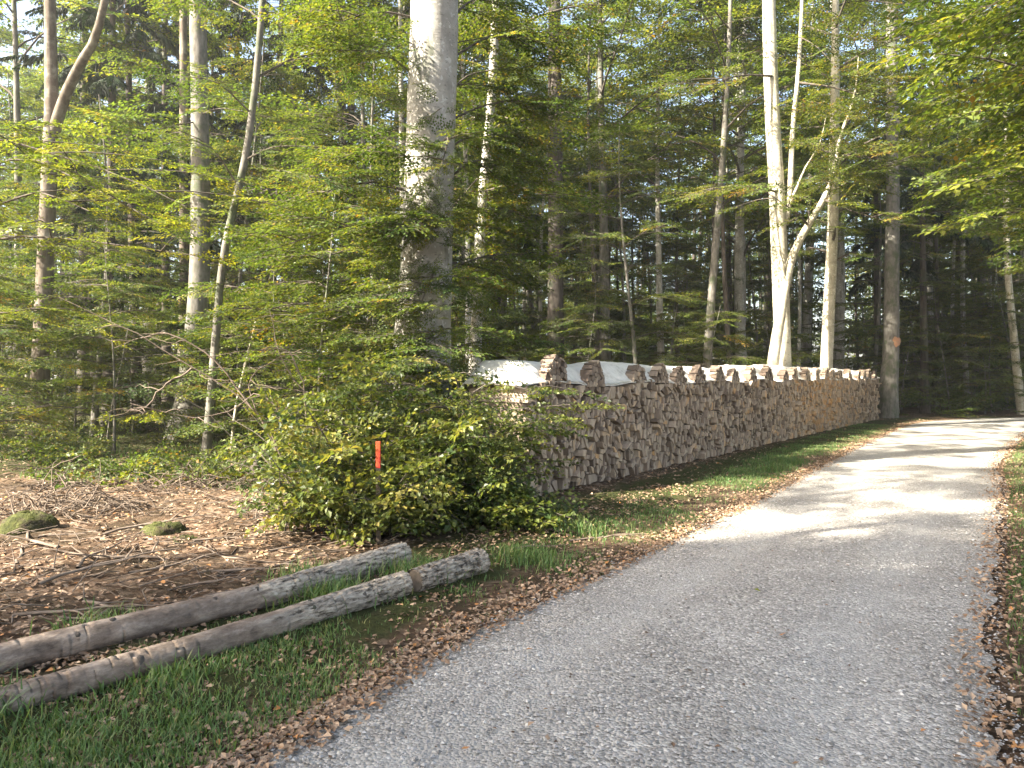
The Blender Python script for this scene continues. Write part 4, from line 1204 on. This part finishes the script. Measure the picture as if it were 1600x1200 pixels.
shrub('leafy shrub with dry bare twigs inside, left of the red-topped stake', -1.72, 7.75, 1.6, .5, 14, 40, .14)
shrub('low leafy shrub in front of the red-topped stake, above the furrowed rear log', -1.4, 7.6, .95, .5, 12, 25, .14)
shrub('dark green shrub right of the red-topped stake, against the big beech', -1.0, 8.4, 1.8, .55, 15, 12, .02)
shrub('shrub in front of the near end of the log stack, shading it', -.6, 8.3, 1.0, .45, 11, 10, .02)
shrub('low sprawling shrub right of the others, at the foot of the log stack', -.1, 8.15, .42, .4, 8, 8, .04)
shrub('tall thin shrub behind the bushes, left of the big beech', -1.75, 9.3, 2.5, .7, 12, 14, .08)
shrub('bushy shrub hugging the right side of the big beech', -.75, 9.5, 1.7, .6, 13, 6, .03)
# the one with long branches across the near end of the stack
base = np.array([-.5, 9.0, gz1(-.5, 9.0)]); root = thing('beech_shrub', 'shrub stretching long leafy branches across the near end of the log stack', 'shrub', base)
w, sp = MB(), []
rel_branches(base, [[(740, 740, 9.0), (745, 650, 8.9), (800, 640, 8.7), (895, 632, 8.6)], [(735, 740, 9), (750, 690, 8.8), (800, 668, 8.6), (860, 655, 8.5)], [(740, 740, 9), (730, 640, 8.9), (760, 600, 8.8), (840, 612, 8.7)], [(740, 740, 9), (700, 640, 8.9), (640, 600, 8.7), (590, 610, 8.5)],
                    [(740, 740, 9), (770, 740, 8.7), (830, 720, 8.5)], [(740, 740, 9), (720, 620, 8.8), (700, 570, 8.6), (650, 560, 8.5)]], .75, .26, .012, .35, wm=0)(w, sp)
w.build('stems', [M_twig], root); lf = MB(); stamp(lf, sp, SHRUB, 0, 1, .02, .22, True, .003); lf.build('leaves', [M_shrub, M_twig], root, False)
# bare branches reaching left
base = np.array([-2.75, 8.6, gz1(-2.75, 8.6)]); root = thing('dead_shrub', 'almost leafless shrub whose long pale bare branches reach left over the clearing', 'shrub', base)
w, sp = MB(), []
for pts in ([(470, 800, 8.6), (440, 720, 8.5), (395, 640, 8.4), (300, 575, 8.3), (200, 515, 8.2), (96, 468, 8.1)], [(470, 800, 8.6), (450, 680, 8.5), (410, 615, 8.4), (360, 640, 8.3), (290, 650, 8.2), (205, 630, 8.1)], [(465, 800, 8.6), (430, 700, 8.6), (390, 610, 8.6), (415, 570, 8.5), (470, 545, 8.4)],
            [(470, 800, 8.6), (480, 660, 8.6), (460, 560, 8.6), (410, 545, 8.5), (330, 560, 8.4)], [(475, 800, 8.6), (490, 700, 8.7), (480, 620, 8.7), (440, 560, 8.7), (420, 480, 8.7)], [(395, 640, 8.4), (330, 560, 8.35), (250, 520, 8.3), (180, 545, 8.2)], [(300, 575, 8.3), (260, 600, 8.2), (220, 640, 8.1), (170, 650, 8)]):
    p = resample(np.array([P(*q_) for q_ in pts]) - base, 14); p[1:] += rg.normal(0, .012, (13, 3))
    tube(w, p, np.linspace(.012, .0035, 14), 5)
    for t in rg.uniform(.4, .98, 7):
        b = along(p, t)[0]; bp = arc(b, rg.uniform(0, 6.28), rg.uniform(-.4, .4), -.2, rg.uniform(.15, .5), 4, .2); tube(w, bp, np.linspace(.005, .002, 5), 4)
        if rg.random() < .45: sp.append((bp[-1], rg.uniform(0, 6.28), -.4, rg.normal(0, .3), .42))
w.build('stems', [M_stick], root); lf = MB(); stamp(lf, sp, SHRUB, 0, 1, .2, .2, True, .003); lf.build('leaves', [M_bright, M_twig], root, False)

# low undergrowth on the floor at the back of the clearing
mb = MB(); sp = []
for _ in range(1500):
    y = 10.5 + 14 * rg.random(); x = rg.uniform(-.82, -.1) * y
    if wave(x * .9, y * .8) < -.05: continue
    sp.append((np.array([x, y, gz1(x, y) + rg.uniform(.03, .3)]), rg.uniform(0, 6.28), rg.uniform(-.1, .6), rg.normal(0, .4), rg.uniform(.6, 1.2)))
stamp(mb, sp, SHRUB, 0, 1, .08, .22); tag(mb.build('undergrowth', [M_beech, M_twig], None, False), 'low leafy undergrowth covering the floor behind the clearing', 'undergrowth', kind='stuff')
mb = MB(); sp = []
for _ in range(1400):
    y = rg.uniform(13, 45); x = rg.uniform(-.2, 1.0) * y
    rel = np.array([x, y]) - PILE0
    if rel @ PNOR > -1.6 and y < 31: continue
    if road_d(x, y)[0][0] < 1.0: continue
    sp.append((np.array([x, y, gz1(x, y) + rg.uniform(.05, .5)]), rg.uniform(0, 6.28), rg.uniform(0, .6), rg.normal(0, .4), rg.uniform(.8, 1.4)))
stamp(mb, sp, MID, 0, 1, -.1, .2); tag(mb.build('undergrowth', [M_beech, M_twig], None, False), 'dark leafy undergrowth on the forest floor behind the stack and beyond the bend', 'undergrowth', kind='stuff')

# ------------------------------------------------------------------ the forest around: prototypes, then copies
def proto(kind, k):
    if kind == 'tall':
        H = rg.uniform(23, 27); p = trunk_path(H); return tree('beech_tree', 'x', 'tree', (0, 0, 0), p, taper(14, rg.uniform(.2, .3)), M_greybark if k % 2 else M_beechbark, M_canopy, MID, [dict(h0=8 + k, spread=4.8, nl=17, sub=6, scale=1.2, spacing=.85)], None, 10, .02)
    if kind == 'pole':
        H = rg.uniform(17, 21); p = trunk_path(H, .3); return tree('beech_tree', 'x', 'tree', (0, 0, 0), p, taper(14, rg.uniform(.1, .16)), (M_greybark, M_darkbark, M_greybark, M_beechbark)[k % 4], M_canopy, MID, [dict(h0=7.5, spread=2.6, nl=12, sub=4, scale=1.0, spacing=.85)], None, 8, .0)
    if kind == 'edge':
        H = rg.uniform(17, 19); p = trunk_path(H); return tree('beech_tree', 'x', 'tree', (0, 0, 0), p, taper(14, .22), M_greybark, M_canopy, MID, [dict(h0=4.2, spread=5.2, nl=34, sub=6, scale=1.1, spacing=.65, e0=.4)], None, 10, -.02)
    if kind == 'young':
        H = rg.uniform(9, 13); p = trunk_path(H, .3); return tree('young_beech', 'x', 'tree', (0, 0, 0), p, taper(14, rg.uniform(.06, .1)), M_greybark, M_beech, FINE, [dict(h0=3.2, spread=2.5, nl=17, sub=5, scale=1.15, spacing=.65, e0=.35, e1=-.05)], None, 7, .06)
    if kind == 'sapling':
        H = rg.uniform(4, 6.5); p = trunk_path(H, .15); return tree('beech_sapling', 'x', 'tree', (0, 0, 0), p, taper(14, rg.uniform(.025, .04)), M_greybark, M_beech, FINE, [dict(h0=.5, spread=1.5, nl=14, sub=4, scale=.95, spacing=.5, e0=.25, e1=-.1)], None, 6, .1)
    if kind == 'spruce':
        H = rg.uniform(23, 28); p = trunk_path(H, .06); return tree('spruce_tree', 'x', 'tree', (0, 0, 0), p, taper(14, rg.uniform(.17, .24), .08), M_darkbark, M_needle, NEEDLE, extra=sp_ex(p, (4.0, 8, 6)[k % 3], 2.9, .5))


PR = {k: [proto(k, i) for i in range(n)] for k, n in (('tall', 3), ('pole', 4), ('young', 4), ('sapling', 5), ('spruce', 3), ('edge', 2))}
used = set()
LAB = {
    ('tall', 'l'): 'tall grey beech among the others deep in the wood left of the big dappled beech', ('tall', 'r'): 'tall grey beech among the others in the wood behind the log stack', ('tall', 'b'): 'tall beech standing beyond the bend of the track on the right',
    ('pole', 'l'): 'slender straight trunk deep in the wood left of the big dappled beech', ('pole', 'r'): 'slender straight trunk among many behind the log stack', ('pole', 'b'): 'slender dark trunk in the wood beyond the bend of the track',
    ('young', 'l'): 'young beech with layered yellow-green leaves in the wood left of the big dappled beech', ('young', 'r'): 'young beech with layered green leaves in the wood behind the log stack', ('young', 'b'): 'young beech with layered leaves beyond the bend of the track',
    ('sapling', 'l'): 'leafy beech sapling with horizontal sprays behind the clearing on the left', ('sapling', 'r'): 'small leafy beech sapling on the floor behind the log stack', ('sapling', 'b'): 'small dark leafy sapling beyond the bend of the track',
    ('spruce', 'l'): 'dark spruce with drooping branches in the wood at upper left', ('spruce', 'r'): 'dark spruce with drooping branches behind the log stack', ('spruce', 'b'): 'dark spruce beyond the bend of the track'}
GR = {'tall': 'tall beeches of the wood', 'pole': 'slender trunks of the wood', 'young': 'young beeches of the wood', 'sapling': 'beech saplings under the wood', 'spruce': 'spruces of the wood'}


def put(kind, x, y, zone=None, s=1.0, label=None, group=None):
    i = int(rg.integers(0, len(PR[kind]))); pr = PR[kind][i]
    z = gz1(x, y) - .03; rz_ = rg.uniform(0, 6.28)
    if zone is None: zone = 'l' if x / y < -.13 else ('b' if x / y > .52 else 'r')
    lab = label or LAB[(kind, zone)]; grp = group or GR[kind]
    if (kind, i) not in used:
        used.add((kind, i)); pr.location = (x, y, z); pr.rotation_euler = (0, 0, rz_); pr.scale = (s,) * 3; pr['label'] = lab; pr['group'] = grp
        return pr
    return dup(pr, (x, y, z), rz_, s, lab, grp)


placed = [np.array(P(p, 600, d)[:2]) for p, d in ((650, 11), (740, 13.5), (57, 19), (300, 20), (322, 14.6), (1210, 22.3), (1290, 24), (1390, 30), (868, 27), (540, 29))]
HERO = [(655, 11, 55), (740, 13.5, 22), (62, 19, 30), (305, 20, 34), (345, 14.6, 20), (1212, 22.3, 45), (1295, 24, 18), (1390, 30, 22)]


def free(x, y, mind, extra=0.0):
    if road_d(x, y)[0][0] < 1.6: return False
    rel = np.array([x, y]) - PILE0; t, w_ = rel @ PDIR, rel @ PNOR
    if -1.5 < t < PLEN + 1 and w_ > -2.2: return False
    px = CX + F * x / y
    for hp, hd, hw in HERO:
        if y < hd + 1 and abs(px - hp) < hw + extra * F / y: return False
    return all(np.hypot(x - q_[0], y - q_[1]) > mind for q_ in placed)


def scatter(kind, n, pxr, dr, mind, s=(.85, 1.15), pw=1.0):
    k = tries = 0
    while k < n and tries < n * 60:
        tries += 1
        d = dr[0] + (dr[1] - dr[0]) * rg.random() ** pw; px = rg.uniform(*pxr); x = (px - CX) / F * d
        if not free(x, d, mind, {'sapling': .9, 'young': 1.3}.get(kind, 0)): continue
        placed.append(np.array([x, d])); put(kind, x, d, None, rg.uniform(*s)); k += 1


# left wood
scatter('spruce', 6, (-120, 480), (27, 46), 2.4)
scatter('tall', 4, (-150, 600), (26, 48), 2.6)
scatter('pole', 17, (-100, 640), (23, 50), 1.2)
for px_, d_ in ((170, 25), (215, 27), (262, 30), (130, 32), (420, 30), (470, 27)): put('spruce', (px_ - CX) / F * d_, d_); placed.append(np.array([(px_ - CX) / F * d_, d_]))
scatter('young', 10, (-100, 640), (18, 34), 1.5)
scatter('sapling', 30, (-80, 600), (12.5, 24), .9)
# behind the stack
scatter('tall', 10, (640, 1350), (28, 50), 2.6)
scatter('pole', 44, (660, 1400), (25, 54), 1.0)
scatter('spruce', 3, (760, 1500), (32, 54), 2.4)
scatter('young', 10, (700, 1380), (24, 42), 1.5)
scatter('young', 8, (700, 1500), (34, 48), 1.5)
scatter('sapling', 28, (760, 1420), (24, 44), 1.0)
# beyond the bend and right of the track
scatter('tall', 8, (1400, 1750), (36, 56), 2.6)
scatter('pole', 18, (1400, 1700), (34, 56), 1.1)
scatter('young', 9, (1400, 1700), (33, 50), 1.5)
scatter('sapling', 24, (1400, 1680), (33, 48), 1.0)
scatter('spruce', 2, (1420, 1700), (38, 56), 2.4)

# trees right of the track, their crowns hanging into the upper right corner; and the wood left of and behind the viewer that shades the near track
OFF = [('edge', 15.2, 13.2, 'second beech right of the track, just outside the picture, branches over the verge'), ('edge', 11.9, 10.6, 'near beech right of the track, its dark leaves filling the upper right corner'), ('edge', 13.4, 13.6, 'beech right of the track whose dark leafy branches hang into the upper right corner'), ('edge', 17.0, 18.6, 'beech right of the track farther on, branches hanging over the bend'), ('edge', 21.5, 24.2, 'spreading beech at the right edge hanging over the bend')]
for kd, x, y, lab in OFF: put(kd, x, y, 'b', 1.0, lab, 'trees leaning over the track from the right')
for kd, x, y, s in (('tall', -9.5, -4.5, 1), ('tall', -15, -7.5, 1), ('pole', -13, -3.3, 1.05), ('pole', -17, -5.1, 1.1), ('pole', -21, -7.2, 1.15), ('pole', -10, -1.6, .9), ('pole', -15.2, -3.9, 1.1), ('pole', -19, -6.4, 1.1), ('tall', -21, -11, 1.05), ('tall', -7, -10, 1), ('tall', -14.5, -11, 1), ('tall', -24, -14, 1), ('young', -11.5, -2.6, 1), ('young', -8.2, -1.6, .9),  ('tall', 3, -9, .9), ('tall', -28, -15, 1), ('tall', -19, -10, 1.05), ('tall', -12, -7.5, 1)):
    put(kd, x, y, 'l', s, 'unseen narrow tree added on the left to shade the track', 'trees behind the viewer')
for x, y in ((-11.2, 2.5), (-13.6, 1.5), (-16.4, .7), (-9.5, 1.3), (-12.7, -.2), (-15.8, -1.7)):  # squeezed, stretched trees added out of view to streak the track with shade
    put('pole', x, y, 'l', 1, 'unseen narrow tree added on the left to shade the track', 'trees behind the viewer').scale = (.5, .5, 1.55)
for ks in PR.values():
    for i, pr in enumerate(ks):
        if 'x' == pr['label']:
            for c in list(pr.children): bpy.data.objects.remove(c)
            bpy.data.objects.remove(pr)

# the far wood that reads as one mass
wd, lf = MB(), MB(); sp, spn = [], []
for _ in range(330):
    a = rg.uniform(-.82, .85); d = rg.uniform(56, 105); x = math.sin(a) * d; y = math.cos(a) * d
    if road_d(x, y)[0][0] < 2: continue
    H = rg.uniform(18, 27); tube(wd, [(x, y, -.1), (x + rg.normal(0, .2), y, H / 2), (x + rg.normal(0, .4), y, H)], [rg.uniform(.14, .28), .15, .04], 6)
    h0 = rg.uniform(1.5, 7); con = rg.random() < .12
    for k in range(26):
        h = h0 + (H - h0) * rg.random(); R_ = (3.2 if not con else 2.6) * (1 - .75 * (h - h0) / (H - h0)) * rg.random() ** .5; b = rg.uniform(0, 6.28)
        (spn if con else sp).append((np.array([x + math.cos(b) * R_ * .5, y + math.sin(b) * R_ * .5, h]), b, rg.normal(-.15, .25), rg.normal(0, .4), rg.uniform(1.0, 1.7)))
for _ in range(5500):
    a = rg.uniform(-.82, .85); d = rg.uniform(46, 80); x = math.sin(a) * d; y = math.cos(a) * d
    if road_d(x, y)[0][0] < 2: continue
    sp.append((np.array([x, y, rg.random() ** 1.3 * 8]), rg.uniform(0, 6.28), rg.normal(0, .3), rg.normal(0, .3), rg.uniform(.8, 1.4)))
stamp(lf, sp, COARSE, 0, 0, -.05, .2, False); stamp(lf, spn, NEEDLE_FAR, 1, 0, 0, .2, False)
far = thing('far_wood', 'far mass of trees closing the view behind all the single trees', 'wood', (0, 0, 0)); far['kind'] = 'stuff'
wd.build('trunks', [M_darkbark], far)['kind'] = 'stuff'; lf.build('foliage', [M_canopy, M_needle], far, False)['kind'] = 'stuff'

# ------------------------------------------------------------------ light, sky, camera
SUN_AZ = math.radians(116)          # towards the left and a little behind the viewer, measured from the view direction
EL = math.radians(36)
sdir = np.array([-math.sin(SUN_AZ) * math.cos(EL), math.cos(SUN_AZ) * math.cos(EL), math.sin(EL)])
from mathutils import Vector
sun = bpy.data.lights.new('sun', 'SUN'); sun.energy = 5.0; sun.angle = math.radians(0.5); sun.color = (1.0, 0.92, 0.77)
so = bpy.data.objects.new('sun', sun); C.objects.link(so)
so.rotation_euler = Vector(tuple(-sdir)).to_track_quat('-Z', 'Y').to_euler()
w = bpy.data.worlds.new('World'); bpy.context.scene.world = w; w.use_nodes = True
nt = w.node_tree; nt.nodes.clear()
sky = nt.nodes.new('ShaderNodeTexSky'); sky.sky_type = 'NISHITA'; sky.sun_disc = False
sky.sun_elevation = EL; sky.sun_rotation = math.atan2(sdir[0], sdir[1]); sky.air_density = 1.0; sky.dust_density = 4.0
bg = nt.nodes.new('ShaderNodeBackground'); bg.inputs[1].default_value = 0.10
wo = nt.nodes.new('ShaderNodeOutputWorld'); tintn = nt.nodes.new('ShaderNodeMix'); tintn.data_type = 'RGBA'; tintn.blend_type = 'MULTIPLY'; tintn.inputs[0].default_value = 1; tintn.inputs[7].default_value = (1.04, 1.0, 0.95, 1)
nt.links.new(sky.outputs[0], tintn.inputs[6]); nt.links.new(tintn.outputs[2], bg.inputs[0]); nt.links.new(bg.outputs[0], wo.inputs[0])

HAZE = 0.0009
bm_ = MB(); hx0, hx1, hy0, hy1, h0_, h1_ = -420, 420, -320, 500, -1.6, 35.0
hv = np.array([[x, y, z] for z in (h0_, h1_) for x, y in ((hx0, hy0), (hx1, hy0), (hx1, hy1), (hx0, hy1))])
bm_.add(hv, [[3, 2, 1, 0], [4, 5, 6, 7], [0, 1, 5, 4], [1, 2, 6, 5], [2, 3, 7, 6], [3, 0, 4, 7]])
mh = bpy.data.materials.new('haze_air'); mh.use_nodes = True; mh.node_tree.nodes.clear()
pv = mh.node_tree.nodes.new('ShaderNodeVolumePrincipled'); pv.inputs['Density'].default_value = HAZE; pv.inputs['Color'].default_value = (.96, .97, .95, 1); pv.inputs['Anisotropy'].default_value = 0.3
mo = mh.node_tree.nodes.new('ShaderNodeOutputMaterial'); mh.node_tree.links.new(pv.outputs[0], mo.inputs['Volume'])
tag(bm_.build('haze', [mh], None, False), 'thin warm haze between the trees', 'haze', kind='stuff')

sc = bpy.context.scene
sc.cycles.volume_bounces = 0
cam = bpy.data.cameras.new('camera'); co = bpy.data.objects.new('camera', cam); C.objects.link(co)
cam.sensor_width = 36; cam.lens = 36 * F / 1600; cam.clip_end = 1000; cam.clip_start = 0.05
co.location = (0, 0, EYE); co.rotation_euler = (math.radians(90) - math.atan((600 - HY) / F), 0, 0)
sc.camera = co
sc.view_settings.view_transform = 'Standard'; sc.view_settings.look = 'None'
sc.view_settings.exposure = 2.62; sc.view_settings.gamma = 1.0
sc.cycles.max_bounces = 5; sc.cycles.diffuse_bounces = 3; sc.cycles.glossy_bounces = 1; sc.cycles.transmission_bounces = 3; sc.cycles.transparent_max_bounces = 4
sc.cycles.use_denoising = True; sc.cycles.caustics_reflective = False; sc.cycles.caustics_refractive = False
sc.cycles.sample_clamp_indirect = 6
